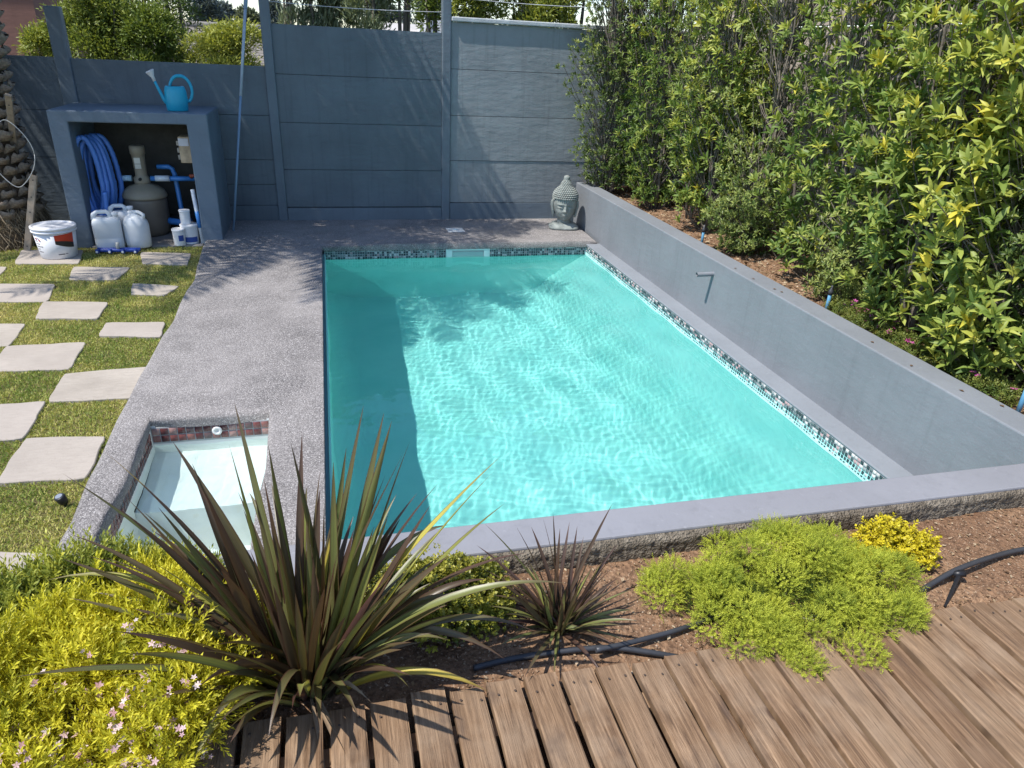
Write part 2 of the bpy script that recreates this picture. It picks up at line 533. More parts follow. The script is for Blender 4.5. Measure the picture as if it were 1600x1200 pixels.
# the far band faces the camera
led = MB(); led.box(PX1-.009, WXI+.02, FY1-.02, PY1+.02, -.005, .010)
loc(pool, led).build('ledge', M['ledge'], pool, bevel=.012)
M['skim'] = simple('skimmer_plastic', (.62, .74, .70), .35, .5, .05)
M['dark'] = simple('dark_gap', (.02, .025, .025), .6, .2, .1)
sk = MB()
x0, x1 = SKX; yb = IY1-gt
for bx_ in [(x0, x1, -.042, -.010), (x0, x1, -.16, -.115), (x0, x0+.07, -.115, -.042), (x1-.07, x1, -.115, -.042)]:
    sk.box(bx_[0], bx_[1], yb-.014, yb-.001, bx_[2], bx_[3])
sko = loc(pool, sk).build('skimmer_frame', M['skim'], pool, bevel=.003)
fl = MB(); fl.box(x0+.075, x1-.075, yb-.006, yb-.002, -.112, -.06)
M['flap'] = simple('skimmer_flap', (.36, .50, .47), .4, .5, .05)
loc(pool, fl).build('skimmer_flap', M['flap'], pool, bevel=.002)
lid = MB(); lid.box(-.1, .1, -.095, .095, 0, .008)
ld = thing('skimmer_lid', 'small white square skimmer lid set in the far pool edge', 'lid', (2.0, -.60, DZ+.001), .03)
lid.build('cover', simple('lid_white', (.62, .62, .6), .5), ld, bevel=.003)
lr = MB(); lr.tube([(-.03, 0, .0085), (.03, 0, .0085)], .006, 8); lr.build('finger_grip', M['skim'], ld)

# splash pool
spa = thing('splash_pool', 'small white splash pool with brick red mosaic edge beside the main pool', 'splash pool', ((SX0+SX1)/2, -5.8, 0))
X0, X1, Y0_, Y1_ = SX0-.01, SX1+.01, SY0-.02, SY1+.01
sp = MB()
zb = -.62; zs = -.24; yst = -5.52
sp.add([(X0, Y0_, -.01), (X1, Y0_, -.01), (X1, Y0_, zb), (X0, Y0_, zb)], [(0, 3, 2, 1)])
sp.add([(X0, Y1_, -.01), (X1, Y1_, -.01), (X1, Y1_, zs), (X0, Y1_, zs)], [(0, 1, 2, 3)])
for X in (X0, X1):
    sp.add([(X, Y0_, -.01), (X, Y1_, -.01), (X, Y1_, zs), (X, yst, zs), (X, yst-.05, zb), (X, Y0_, zb)], [(0, 1, 2, 3, 4, 5)])
sp.add([(X0, Y1_, zs), (X1, Y1_, zs), (X1, yst, zs-.02), (X0, yst, zs-.02), (X1, yst-.06, zb), (X0, yst-.06, zb), (X1, Y0_, zb), (X0, Y0_, zb)], [(0, 1, 2, 3), (3, 2, 4, 5), (5, 4, 6, 7)])
spo = loc(spa, sp).build('shell', M['spa_plaster'], spa)
spo.cycles.is_caustics_receiver = True
g = MB(); g.box(X0+.004, X1-.004, Y1_-.006, Y1_+.004, -.125, -.02)
loc(spa, g).build('grout', M['grout'], spa)
tile_band(spa, (X0+.002, Y1_-.006, 0), (X1-.002, Y1_-.006, 0), -.022, 2, .046, M['spa_tile'], 60, rg)
tile_band(spa, (X0+.003, Y0_, 0), (X0+.003, Y1_-.01, 0), -.022, 2, .046, M['spa_tile'], 20, rg)
jx = -.155
jn = MB(); jn.lathe([(.027, 0), (.028, .006), (.024, .010), (.012, .010), (.011, .003)], 20)
jo = link('return_jet', jn.mesh('return_jet'), simple('jet_white', (.75, .75, .72), .35, .5, .04), spa)
jo.location = Vector((jx, Y1_-.010, -.062))-spa.location; jo.rotation_euler = (radians(90), 0, 0)
ZS = -.150
# =================================================================== ground, lawn, paving
def sheet(xs, ys, zf, holes=()):
    V = [(x, y, zf(x, y)) for x in xs for y in ys]
    F = []
    n = len(ys)
    for i in range(len(xs)-1):
        for j in range(n-1):
            cx, cy = (xs[i]+xs[i+1])/2, (ys[j]+ys[j+1])/2
            if any(a < cx < b and c < cy < d for a, b, c, d in holes): continue
            F.append((i*n+j, (i+1)*n+j, (i+1)*n+j+1, i*n+j+1))
    return np_mesh('sheet', np.array(V), np.array(F), smooth=True)
def far_ground():
    t = NT('far_ground'); c = t.pos()
    return t.fin(t.ramp(t.noise(c, .35, 6, .6), [(.3, (.07, .075, .03)), (.7, (.17, .14, .08))]), .95, None, .1)
struct('ground', sheet([-900, -60, -.64, 3.7, 60, 900], [-900, -60, -7.0, -.005, 60, 1500], lambda x, y: -.16, [(-.64, 3.7, -7.0, -.005)]), far_ground())

SLAB_PX = [[(36, 391), (127, 391), (120, 411), (26, 411)], [(222, 394), (296, 396), (291, 413), (224, 411)], [(117, 417), (201, 418), (180, 436), (110, 436)],
           [(-60, 444), (82, 444), (70, 470), (-66, 470)], [(209, 443), (278, 447), (256, 461), (206, 459)], [(70, 472), (166, 473), (151, 497), (58, 497)],
           [(-60, 507), (37, 506), (12, 539), (-80, 540)], [(167, 505), (255, 504), (249, 526), (157, 524)], [(12, 541), (130, 535), (106, 575), (-18, 578)],
           [(103, 585), (233, 574), (216, 620), (80, 626)], [(-60, 638), (68, 628), (34, 683), (-80, 692)], [(42, 686), (161, 683), (132, 745), (-2, 752)],
           [(-70, 858), (76, 866), (60, 915), (-90, 915)], [(-60, 415), (9, 417), (-3, 430), (-66, 430)]]
SLABS = []
for q in SLAB_PX:
    P = [gz(x, y, .002)[:2] for x, y in q]; c_ = sum(P)/4
    SLABS.append([c_+(p-c_)*1.07 for p in P])
def rough_poly(P, amp, rng, step=.045):
    out = []
    n = len(P)
    c = sum(np.array(p) for p in P)/n
    for i in range(n):
        a, b = np.array(P[i]), np.array(P[(i+1) % n]); L = np.linalg.norm(b-a); k = max(3, int(L/step))
        nr = np.array([b[1]-a[1], a[0]-b[0]])/L
        ph = rng.uniform(0, 6); w = rng.uniform(.6, 1.4)
        for j in range(k):
            t_ = j/k
            p = a+(b-a)*t_+nr*(amp*sin(t_*7*w+ph)*sin(pi*t_)+rng.normal()*amp*.25)
            if j == 0: p = p+(c-p)*.03
            out.append(p)
    return out
def slab_mat():
    t = NT('sandstone_slab'); c = t.pos()
    n1 = t.noise(c, 3.5, 6, .6); n2 = t.noise(t.mapping(c, (1, 3.5, 1)), 14, 6, .65); n3 = t.noise(c, 160, 2, .5)
    a = t.ramp(n1, [(.25, (.29, .255, .215)), (.75, (.41, .365, .31))])
    a = t.mix(t.ramp(n2, [(.42, 0.0), (.75, .6)]), a, (.25, .22, .185))
    a = t.mix(t.math('MULTIPLY', t.objrnd(), .45), a, (.36, .315, .285))
    a = t.mix(t.ramp(n3, [(.68, 0.0), (.74, .55)]), a, (.17, .14, .11))
    return t.fin(a, .85, t.bump(t.math('ADD', n2, t.math('MULTIPLY', n3, .25)), .3, .01), .2)
M['slab'] = slab_mat()
def lawn_mat():
    t = NT('lawn_thatch'); c = t.pos()
    return t.fin(t.ramp(t.noise(c, 40, 5, .7), [(.3, (.08, .075, .03)), (.7, (.20, .17, .075))]), .95, t.bump(t.noise(c, 80, 4), .8, .02), .1)
lawn = struct('lawn', sheet(list(np.arange(-7, -.6, .4))+[-.605], list(np.arange(-6.9, .01, .3)), lambda x, y: -.018+.005*sin(x*3+y*2)), lawn_mat())
rs = np.random.default_rng(21)
for P in SLABS:
    mb = MB(); mb.prism([tuple(p) for p in rough_poly(P[::-1], .0045, rs)], -.05, .002+rs.uniform(-.002, .004))
    mb.build('paving_slab', M['slab'], lawn, bevel=.004, seg=1)
def inside(P, x, y):
    r = np.zeros(len(x), dtype=bool)
    n = len(P)
    for i in range(n):
        (xa, ya), (xb, yb_) = P[i], P[(i+1) % n]
        c = ((ya > y) != (yb_ > y)) & (x < (xb-xa)*(y-ya)/(yb_-ya+1e-12)+xa)
        r ^= c
    return r
def fbm(x, y, s=1.0, seed=0):
    r = np.random.default_rng(seed); o = np.zeros_like(x); a = 1; f = s; tot = 0
    for k in range(5):
        for j in range(3):
            th = r.uniform(0, 2*pi); ph = r.uniform(0, 2*pi)
            o += a/3*np.sin(f*(x*cos(th)+y*sin(th))+ph); 
        tot += a; a *= .6; f *= 1.9
    return o/tot
def leaf_mat(name, stops, trans=.3, rough=.45, spec=.35, vein=False):
    t = NT(name)
    r = t.attr('rnd')
    c = t.ramp(r, stops)
    n = t.noise(t.pos(), 9, 3, .6)
    c = t.mix(t.ramp(n, [(.35, .3), (.65, 0.0)]), c, t.mix(1.0, c, (.55, .6, .5), 'MULTIPLY'))
    t.fin(c, rough, None, spec)
    tr = t.new('ShaderNodeBsdfTranslucent'); t.put(tr.inputs[0], t.mix(1.0, c, (1.35, 1.3, .7), 'MULTIPLY'))
    mx = t.new('ShaderNodeMixShader'); mx.inputs[0].default_value = trans
    t.l.new(t.b.outputs[0], mx.inputs[1]); t.l.new(tr.outputs[0], mx.inputs[2]); t.l.new(mx.outputs[0], t.out.inputs['Surface'])
    return t.m
M['grass'] = leaf_mat('grass_blades', [(0, (.11, .18, .035)), (.3, (.26, .33, .07)), (.6, (.50, .47, .14)), (1, (.76, .65, .30))], .25, .55, .25)
def grass():
    n = 380000
    x = RNG.uniform(-3.6, -.615, n); y = -6.88+6.8*RNG.uniform(size=n)**1.0
    # denser where it shows large
    keep = RNG.uniform(size=n) < np.clip(1.15-(y+6.9)/11, .4, 1)
    edge = -.655+.010*np.sin(y*1.9+.6)+.006*np.sin(y*5.1)-.06*np.clip((y+2.2)/1.2, 0, 1)
    keep &= x < edge-.015+RNG.uniform(-.012, .012, n)
    keep &= ~((x > -2.0) & (x < -.54) & (y > -.95))
    for P in SLABS:
        c = np.mean(P, axis=0); Q = [c+(np.array(p)-c)*.968 for p in P]
        keep &= ~inside(Q, x, y)
    # only what the picture could see
    x, y = x[keep], y[keep]; m = len(x)
    d = np.stack([RNG.normal(0, .75, m), RNG.normal(0, .75, m), np.ones(m)], 1)
    Mx = frames(d, unit(m))
    f1 = fbm(x, y, 3.2, 4); f2 = fbm(x, y, 14, 9)
    dry = np.clip(.44+.38*f1+.28*f2+.10*np.clip((y+4.2)/3, -1, 1)+RNG.normal(0, .17, m), 0, 1)
    L = RNG.uniform(.011, .024, m)
    tv = [(-.0019, 0, 0), (.0019, 0, 0), (.0013, .6, .10), (-.0013, .6, .10), (0, 1, .28)]
    tv = np.array(tv); 
    V = tv.copy()
    tf = [(0, 1, 2), (0, 2, 3), (3, 2, 4)]
    scl = np.stack([np.full(m, 1.0)*RNG.uniform(.8, 1.5, m), L, L], 1)
    P_ = np.stack([x, y, np.full(m, -.013)], 1)
    return scatter('grass', V, tf, P_, Mx, scl, dry)
go = link('grass', grass(), M['grass'], lawn, 'stuff')

# =================================================================== concrete fence
fence = thing('concrete_fence', 'slate grey concrete panel fence closing off the far side of the garden', 'fence', (0, 0, 0))
def rough_panel(x0, x1, z0, z1, yf, th, amp, seed, nx=26, nz=8):
    X, Z_ = np.meshgrid(np.linspace(x0, x1, nx+1), np.linspace(z0, z1, nz+1), indexing='ij')
    Yv = yf+amp*fbm(X, Z_, 7, seed)+amp*.6*fbm(X, Z_, 26, seed+1)
    e = (np.arange(nz+1) == 0) | (np.arange(nz+1) == nz)
    Yv[:, e] += .0008
    V = np.stack([X, Yv, Z_], -1).reshape(-1, 3); I = np.arange(len(V)).reshape(nx+1, nz+1)
    F = np.stack([I[:-1, :-1], I[1:, :-1], I[1:, 1:], I[:-1, 1:]], -1).reshape(-1, 4)
    ring = list(I[:, 0])+list(I[-1, 1:])+list(I[-2::-1, -1])+list(I[0, -2:0:-1])
    b = len(V); Va = V[ring].copy(); Vb = V[ring].copy(); Vb[:, 1] = yf+th
    rn = len(ring); ra = np.arange(b, b+rn); rb = ra+rn
    S = np.stack([ra, rb, np.roll(rb, -1), np.roll(ra, -1)], -1)
    return np_mesh('panel', np.vstack([V, Va, Vb]), np.vstack([F, S]), smooth=True)
bays = [(-3.95, -2.08, [.02, .22, .74, 1.22, 1.735], .0015), (-1.95, -.03, [.02, .22, .46, .74, 1.22, 1.73], .0012), (.075, 1.925, [.2, .634, 1.153, 1.658, 2.155], .0018), (2.03, 3.98, [.25, .76, 1.277, 1.785, 2.275], .0028), (4.08, 6.1, [.25, .76, 1.277, 1.785, 2.275], .004)]
sd = 50
for x0, x1, zs_, amp in bays:
    for z0, z1 in zip(zs_[:-1], zs_[1:]):
        sd += 3
        gap = .0028
        me = rough_panel(x0, x1, z0+gap, z1-gap, .012+.003*((sd*7) % 5-2)/2, .04, amp, sd)
        link('panel', me, M['fence_faded_sunlit'] if x0 > 1.9 else M['fence'], fence)
bk = MB(); bk.box(-3.95, 6.1, .028, .06, 0, 1.70).box(.05, 6.1, .029, .058, 1.70, 2.13)
bk.build('backing', simple('joint_shadow', (.05, .06, .07), .9), fence)
for (px_, w, zt) in [(-4.02, .12, 2.2), (-2.01, .145, 2.20), (.022, .105, 2.75), (1.978, .105, 2.75), (4.03, .105, 2.75)]:
    mb = MB(); mb.box(px_-w/2, px_+w/2, -.018, .09, -.05, zt); mb.build('post', M['fence_post'], fence, bevel=.012)
for x0, x1, zt, yf in [(-1.95, -.035, .0, 0), (.078, 1.922, .19, -.006), (2.034, 4.0, .245, -.006)]:
    if zt > 0:
        me = rough_panel(x0, x1, -.02, zt, yf, .05, .003, sd+x0*3+20 if False else 90+int(x0*7)); link('plinth', me, M['fence_post'], fence, smooth=True)
mb = MB(); mb.box(2.032, 6.1, -.028, .085, 2.277, 2.325); mb.build('coping', simple('coping_whitewash', (.42, .44, .45), .7, .3, .15, 9, .3), fence, bevel=.01)
M['wire'] = simple('galvanised_wire', (.5, .5, .52), .4, .5)
for (xa, xb, za) in [(-2.0, .02, 2.52), (.022, 1.978, 2.365), (1.978, 4.03, 2.52)]:
    mb = MB(); mb.tube([(xa+(xb-xa)*k/6, .05, za-.02*sin(pi*k/6)) for k in range(7)], .0035, 5); mb.build('wire', M['wire'], fence)

# =================================================================== raised wall on the right, front wall
rw = thing('raised_wall', 'smooth pale grey raised wall running along the right side of the pool', 'wall', (WXI+.09, -3.6, 0))
mb = MB(); mb.box(WXI, WXO, FY0+.03, -.183, -.3, WZT); loc(rw, mb).build('wall', M['wall'], rw, bevel=.008)
mb = MB(); mb.tube([(3.64, -3.773, .430), (3.468, -3.773, .428)], .019, 14, cap=False)
mb.tube([(3.62, -3.773, .430), (3.4685, -3.773, .428)], .0145, 14, cap=False)
spout = loc(rw, mb).build('spout', M['wall'], rw)
fw = thing('front_wall', 'low lavender grey pool wall with rough unpainted outer face above the planting bed', 'wall', (1.5, -6.96, 0))
mb = MB(); mb.box(-1.6, WXI-.003, FY0+.012, FY1, -1.45, WZT-.002); mb.box(WXI-.003, 6.0, FY0+.012, FY1+.001, -.1, WZT-.003)
loc(fw, mb).build('wall', M['front_wall'], fw, bevel=.007)
def concrete_rough():
    t = NT('rough_concrete'); c = t.pos()
    n = t.noise(c, 30, 6, .7); n1 = t.noise(c, 4, 4, .6)
    a = t.ramp(n, [(.3, (.10, .083, .062)), (.7, (.30, .26, .205))])
    a = t.mix(t.ramp(n1, [(.4, 0.0), (.7, .5)]), a, (.12, .095, .068))
    return t.fin(a, .95, t.bump(t.math('ADD', n, t.math('MULTIPLY', t.voro(c, 120), .4)), 1.0, .02), .1)
M['rough'] = concrete_rough()
nx, nz = 620, 14
X, Z_ = np.meshgrid(np.linspace(-1.6, 5.0, nx+1), np.linspace(.36, WZT-.012, nz+1), indexing='ij')
hh = (Z_-.36)/(WZT-.372)
Yv = FY0+.004-.012*(1-hh)-.008*(fbm(X, Z_, 22, 71)+1)-.014*np.abs(fbm(X, Z_, 95, 72))-.009*fbm(X, Z_, 210, 73)
Yv[:, -1] = FY0+.014
I = np.arange((nx+1)*(nz+1)).reshape(nx+1, nz+1)
F = np.stack([I[:-1, :-1], I[1:, :-1], I[1:, 1:], I[:-1, 1:]], -1).reshape(-1, 4)
V = np.stack([X-fw.location.x, Yv-fw.location.y, Z_], -1).reshape(-1, 3)
link('rough_face', np_mesh('rough_face', V, F, smooth=True), M['rough'], fw)

# =================================================================== planting beds
def bed_z(x, y):
    x = np.asarray(x, float); y = np.asarray(y, float)
    return .452+.012*fbm(x, y, 5, 31)+.006*fbm(x, y, 22, 32)-.03*np.clip((-7.46-y)/.1, 0, 1)
def grid_sheet(x0, x1, y0, y1, step, zf):
    nx = int((x1-x0)/step); ny = int((y1-y0)/step)
    X, Y = np.meshgrid(np.linspace(x0, x1, nx+1), np.linspace(y0, y1, ny+1), indexing='ij')
    I = np.arange((nx+1)*(ny+1)).reshape(nx+1, ny+1)
    F = np.stack([I[:-1, :-1], I[1:, :-1], I[1:, 1:], I[:-1, 1:]], -1).reshape(-1, 4)
    return np_mesh('sheet', np.stack([X, Y, zf(X, Y)], -1).reshape(-1, 3), F, smooth=True)
bed = struct('planting_bed', grid_sheet(-1.6, 5.2, -7.66, FY0+.006, .025, bed_z), M['soil'])
M['hsoil'] = M['soil']
def hbed_z(X, Y): return .455+.03*fbm(X, Y, 3.0, 41)+.012*fbm(X, Y, 14, 42)+.05*np.clip((X-4.1)/.6, 0, 1)
hbed = struct('hedge_bed', grid_sheet(WXO-.01, 5.05, FY0, .0, .05, hbed_z), M['soil'])
# soil crumbs
def crumbs(n, x0, x1, y0, y1, zf, s0, s1):
    ico = [(0, 0, 1), (.9, 0, -.1), (-.2, .85, 0), (-.7, -.6, .1), (.4, -.8, 0), (0, 0, -.6)]
    tf = [(0, 1, 2), (0, 2, 3), (0, 3, 4), (0, 4, 1), (5, 2, 1), (5, 3, 2), (5, 4, 3), (5, 1, 4)]
    x = RNG.uniform(x0, x1, n); y = RNG.uniform(y0, y1, n)
    P = np.stack([x, y, zf(x, y)+.001], 1)
    s = RNG.uniform(s0, s1, n)**1.0
    sc = np.stack([s*RNG.uniform(.6, 1.6, n), s*RNG.uniform(.6, 1.6, n), s*RNG.uniform(.4, .9, n)], 1)
    return scatter('crumbs', ico, tf, P, frames(unit(n)*[1, 1, .2], np.tile([[0, 0, 1.]], (n, 1))), sc, RNG.uniform(size=n))
def crumb_mat():
    t = NT('soil_crumbs')
    return t.fin(t.ramp(t.attr('rnd'), [(0, (.09, .055, .035)), (.5, (.22, .14, .09)), (.85, (.33, .23, .15)), (1, (.45, .36, .27))]), .95, None, .1)
M['crumb'] = crumb_mat()
link('soil_crumbs', crumbs(7000, .6, 4.2, -7.54, FY0, bed_z, .0015, .0055), M['crumb'], bed, 'stuff')
link('soil_crumbs', crumbs(9000, WXO, 4.9, -6.9, -.1, hbed_z, .003, .011), M['crumb'], hbed, 'stuff')
# dry leaf litter and twigs on the beds
def litter(n, x0, x1, y0, y1, zf, s0, s1):
    tv = [(0, 0, 0), (-.3, .45, .08), (.3, .45, .06), (0, 1, .02)]; tf = [(0, 2, 1), (1, 2, 3)]
    x = RNG.uniform(x0, x1, n); y = RNG.uniform(y0, y1, n)
    P = np.stack([x, y, zf(x, y)+.005], 1)
    d = np.stack([RNG.normal(size=n), RNG.normal(size=n), RNG.normal(0, .15, n)], 1)
    return scatter('litter', tv, tf, P, frames(d, np.tile([[0, 0, 1.]], (n, 1))+.4*unit(n)), RNG.uniform(s0, s1, n), RNG.uniform(size=n))
M['litter'] = leaf_mat('dry_leaves', [(0, (.10, .055, .03)), (.5, (.25, .16, .09)), (1, (.48, .38, .26))], .1, .8, .15)
link('leaf_litter', litter(1300, .6, 4.2, -7.54, FY0, bed_z, .006, .02), M['litter'], bed, 'stuff')
link('leaf_litter', litter(3500, WXO, 4.9, -6.9, -.1, hbed_z, .015, .05), M['litter'], hbed, 'stuff')

# boundary wall behind the hedge
bw = thing('boundary_wall', 'weathered beige panel wall half hidden behind the hedge', 'wall', (5.05, -3.5, .4))
M['beige'] = painted_wall('weathered_render', (.42, .37, .33), .2, .5, .85)
for k in range(5):
    y1 = -.05-k*1.9; y0 = y1-1.86
    for r in range(5):
        mb = MB(); mb.box(5.02, 5.06, y0+.03, y1-.03, .35+r*.5+.004, .35+(r+1)*.5-.004); loc(bw, mb).build('panel', M['beige'], bw, bevel=.006)
    mb = MB(); mb.box(4.99, 5.1, y0-.06, y0+.045, .2, 3.0); loc(bw, mb).build('post', M['beige'], bw, bevel=.01)

# =================================================================== wooden deck
def wood():
    t = NT('weathered_plank'); c = t.coord('Object'); r = t.objrnd()
    off = t.new('ShaderNodeCombineXYZ'); t.put(off.inputs[0], t.math('MULTIPLY', r, 37.0)); t.put(off.inputs[1], t.math('MULTIPLY', r, 91.0))
    va = t.new('ShaderNodeVectorMath', operation='ADD'); t.put(va.inputs[0], c); t.put(va.inputs[1], off.outputs[0]); c2 = va.outputs[0]
    g1 = t.noise(t.mapping(c2, (26, 1.6, 1)), 3.0, 6, .62, .6)
    g2 = t.noise(t.mapping(c2, (120, 3.0, 1)), 2.2, 5, .7, .2)
    g3 = t.noise(c2, 5.5, 5, .6); g4 = t.noise(t.mapping(c2, (1, .35, 1)), 14, 4, .6)
    a = t.ramp(g1, [(.30, (.072, .040, .022)), (.5, (.19, .115, .064)), (.70, (.375, .248, .15))])
    a = t.mix(t.ramp(g2, [(.45, 0.0), (.62, .4)]), a, (.065, .038, .024))
    a = t.mix(t.ramp(g3, [(.44, 0.0), (.66, .7)]), a, (.26, .186, .124))
    a = t.mix(t.ramp(g4, [(.57, 0.0), (.70, .6)]), a, (.06, .042, .035))
    a = t.mix(t.math('MULTIPLY', t.math('FRACT', t.math('MULTIPLY', r, 7.31)), .55), a, t.mix(t.math('FRACT', t.math('MULTIPLY', r, 3.7)), (.135, .077, .042), (.27, .185, .115)))
    ck = t.math('ABSOLUTE', t.math('SUBTRACT', t.noise(t.mapping(c2, (46, 1.1, 1)), 1.0, 3, .5, .3), .5))
    a = t.mix(t.ramp(ck, [(.003, .5), (.010, 0.0)]), a, (.06, .036, .022))
    w = t.voro(t.mapping(c2, (9, 3.4, 1)), 1.0); 
    a = t.mix(t.ramp(w, [(.05, .85), (.09, 0.0)]), a, (.065, .036, .022))
    h = t.math('ADD', t.math('MULTIPLY', g1, .8), t.math('MULTIPLY', g2, .5))
    return t.fin(a, .72, t.bump(h, .9, .005), .25)
M['wood'] = wood()
wd = struct('wooden_deck', grid_sheet(-1.7, 4.4, -9.9, -7.56, .6, lambda X, Y: .40+0*X), M['soil'])
rp = np.random.default_rng(8)
plank_meshes = []
for q in range(5):
    hw = .0447
    bm = bmesh.new()
    nl = 14
    rows = []
    for i in range(nl+1):
        y = -2.25*i/nl
        dx = rp.normal(0, .0009); w_ = hw+rp.normal(0, .0007)
        rows.append([bm.verts.new((dx-w_, y, -.028)), bm.verts.new((dx-w_, y, -.004)), bm.verts.new((dx-w_+.004, y, 0+rp.normal(0, .0004))), bm.verts.new((dx, y, .0006+rp.normal(0, .0004))), bm.verts.new((dx+w_-.004, y, rp.normal(0, .0004))), bm.verts.new((dx+w_, y, -.004)), bm.verts.new((dx+w_, y, -.028))])
    for a, b in zip(rows[:-1], rows[1:]):
        for k in range(6): bm.faces.new((a[k], b[k], b[k+1], a[k+1]))
    # worn far end: chamfered arris
    e0 = rows[0]
    for k, v in enumerate(e0):
        if k in (2, 3, 4): v.co.z -= .005
        v.co.y += [0, .004, .002, .0, .003, .002, 0][k]
    bm.faces.new(rows[0][::-1]) if False else bm.faces.new(rows[0])
    bm.normal_update()
    bmesh.ops.recalc_face_normals(bm, faces=bm.faces)
    me = bpy.data.meshes.new('plank'); bm.to_mesh(me); bm.free(); me.materials.append(M['wood']); plank_meshes.append(me)
scr = MB(); scr.lathe([(.0034, 0), (.0032, .0008), (.0012, .0003)], 8); scr_me = scr.mesh('screw'); scr_me.materials.append(simple('rusty_screw', (.07, .05, .04), .7, .2, .2))
DECKZ = .5
for k in range(-18, 29):
    x = .429+k*.1036
    o = link('plank', plank_meshes[int(rp.integers(5))], None, wd)
    o.location = (x+rp.normal(0, .0012), -7.522+rp.normal(0, .007), DECKZ+rp.normal(0, .0010)); o.rotation_euler = (rp.normal(0, .0012), rp.normal(0, .004), rp.normal(0, .0022))
    for s in (-1, 1):
        if x < .3: continue
        q = link('screw', scr_me, None, o); q.location = (s*.024+rp.normal(0, .003), -.045+rp.normal(0, .006), .0006)
# joists below
mb = MB()
mb.box(-1.6, 3.9, -7.66, -7.61, .40, .471).box(-1.6, 3.9, -8.3, -8.25, .40, .471).box(-1.6, 3.9, -8.95, -8.9, .40, .471)
mb.build('joist', M['wood'], wd)
# water of the splash pool
ws = struct('water', water_body('water', X0-.003, X1+.003, Y0_-.003, Y1_+.003, ZS, zb-.05, .0095, .006), water_mat('splash_water', (.88, .97, .97)))
ws.cycles.is_caustics_caster = True
# =================================================================== pump shed and what stands in it
SH = (-1.98, -.56, -.90, -.03, 1.305)
shed = thing('pump_shed', 'grey painted concrete pump shed with open front standing against the fence', 'shed', (-1.27, -.45, 0))
x0, x1, y0, y1, zt = SH
mb = MB()
outer = [(x0, -.03), (x0+.165, -.03), (x0+.165, zt-.105), (x1-.20, zt-.105), (x1-.20, -.03), (x1, -.03), (x1, zt), (x0, zt)]
nn = len(outer)
V = [(p[0], y0, p[1]) for p in outer]+[(p[0], y1, p[1]) for p in outer]
mb.add(V, [(0, 1, 2, 7), (7, 2, 3, 6), (3, 4, 5, 6), (8, 15, 10, 9), (15, 14, 11, 10), (11, 14, 13, 12)]+[(k, k+8, (k+1) % nn+8, (k+1) % nn) for k in range(nn)])
fr = loc(shed, mb).build('frame', M['shed'], shed)
bm = bmesh.new(); bm.from_mesh(fr.data); bmesh.ops.remove_doubles(bm, verts=bm.verts, dist=1e-5); bmesh.ops.recalc_face_normals(bm, faces=bm.faces)
bmesh.ops.bevel(bm, geom=[e for e in bm.edges if e.calc_face_angle(0) > .6], offset=.012, segments=3, affect='EDGES', profile=.5); bm.to_mesh(fr.data); bm.free()
mb = MB(); mb.box(x0+.166, x1-.201, y1-.05, y1, -.03, zt-.106); loc(shed, mb).build('back_wall', simple('bare_concrete', (.07, .068, .06), .9, .2, .25, 5, .3), shed)
mb = MB(); mb.box(x0+.166, x1-.201, y0-.06, y1-.051, -.04, .006); loc(shed, mb).build('floor_slab', simple('shed_floor', (.24, .22, .20), .9, .2, .2, 5, .3), shed, bevel=.004)

M['hose_blue'] = simple('hose_blue', (.075, .20, .56), .38, .5, .12)
hc = thing('pool_hose', 'coil of thick blue ribbed vacuum hose hanging inside the pump shed', 'hose', (-1.70, -.62, .02))
mb = MB()
rr = np.random.default_rng(4)
def ribbed(mb, pts, r, seg=9):
    pts = [Vector(p) for p in pts]
    mb.tube(pts, [r*(1+.10*(k % 2)) for k in range(len(pts))], seg)
for L in range(6):
    oy = -.10+.045*L; ox = rr.normal(0, .012)+(-.03+.012*L); wx = .105+rr.uniform(-.035, .025); wz = .39+rr.uniform(-.03, .03)
    pts = []
    for k in range(73):
        a = 2*pi*k/72
        sx_ = wx*(abs(sin(a))**.85)*(1 if sin(a) >= 0 else -1)*(1.0 if cos(a) < 0 else .95)
        narrow = 1-.45*max(0, -cos(a))**2
        pts.append((ox+sx_*narrow-.04, oy+.035*sin(a*1.0+L), .60+wz*cos(a)))
    ribbed(mb, pts, .0245)
ribbed(mb, [(-.03+.04*sin(t*3), -.16+.01*t, .30-.28*t) for t in np.linspace(0, 1, 24)], .0245)
ribbed(mb, [(.05-.03*t, -.15, .5-.46*t) for t in np.linspace(0, 1, 24)], .0245)
mb.build('coil', M['hose_blue'], hc)
mb = MB(); mb.tube([(-.03, -.15, .05), (-.03, -.152, -.012)], .031, 12); mb.build('cuff', simple('cuff_navy', (.02, .04, .14), .4), hc)

M['tan'] = simple('filter_tan', (.27, .235, .17), .5, .4, .1)
M['tan_dark'] = simple('filter_brown', (.15, .125, .095), .5, .4, .12)
fl_ = thing('sand_filter', 'brown round sand filter tank with tan valve head in the pump shed', 'filter', (-1.36, -.42, .006))
mb = MB(); mb.lathe([(.17, 0), (.19, .02), (.205, .06), (.21, .12), (.21, .36), (.205, .40)], 28); mb.build('tank', M['tan_dark'], fl_)
mb = MB(); mb.lathe([(.218, .398), (.222, .41), (.218, .435), (.20, .47), (.15, .51), (.08, .535), (.07, .55)], 28); mb.build('dome', M['tan'], fl_)
mb = MB(); mb.lathe([(.075, .54), (.082, .56), (.08, .60), (.06, .62), (.058, .64), (.062, .80), (.066, .84), (.074, .845), (.076, .90), (.07, .925), (.05, .93)], 20); ch = mb.build('valve_head', M['tan'], fl_)
mb = MB(); mb.box(-.032, .026, -.0665, -.059, .70, .745).box(-.032, .026, -.067, -.060, .752, .81); mb.build('label_sticker', simple('sticker', (.6, .58, .5), .6), ch)
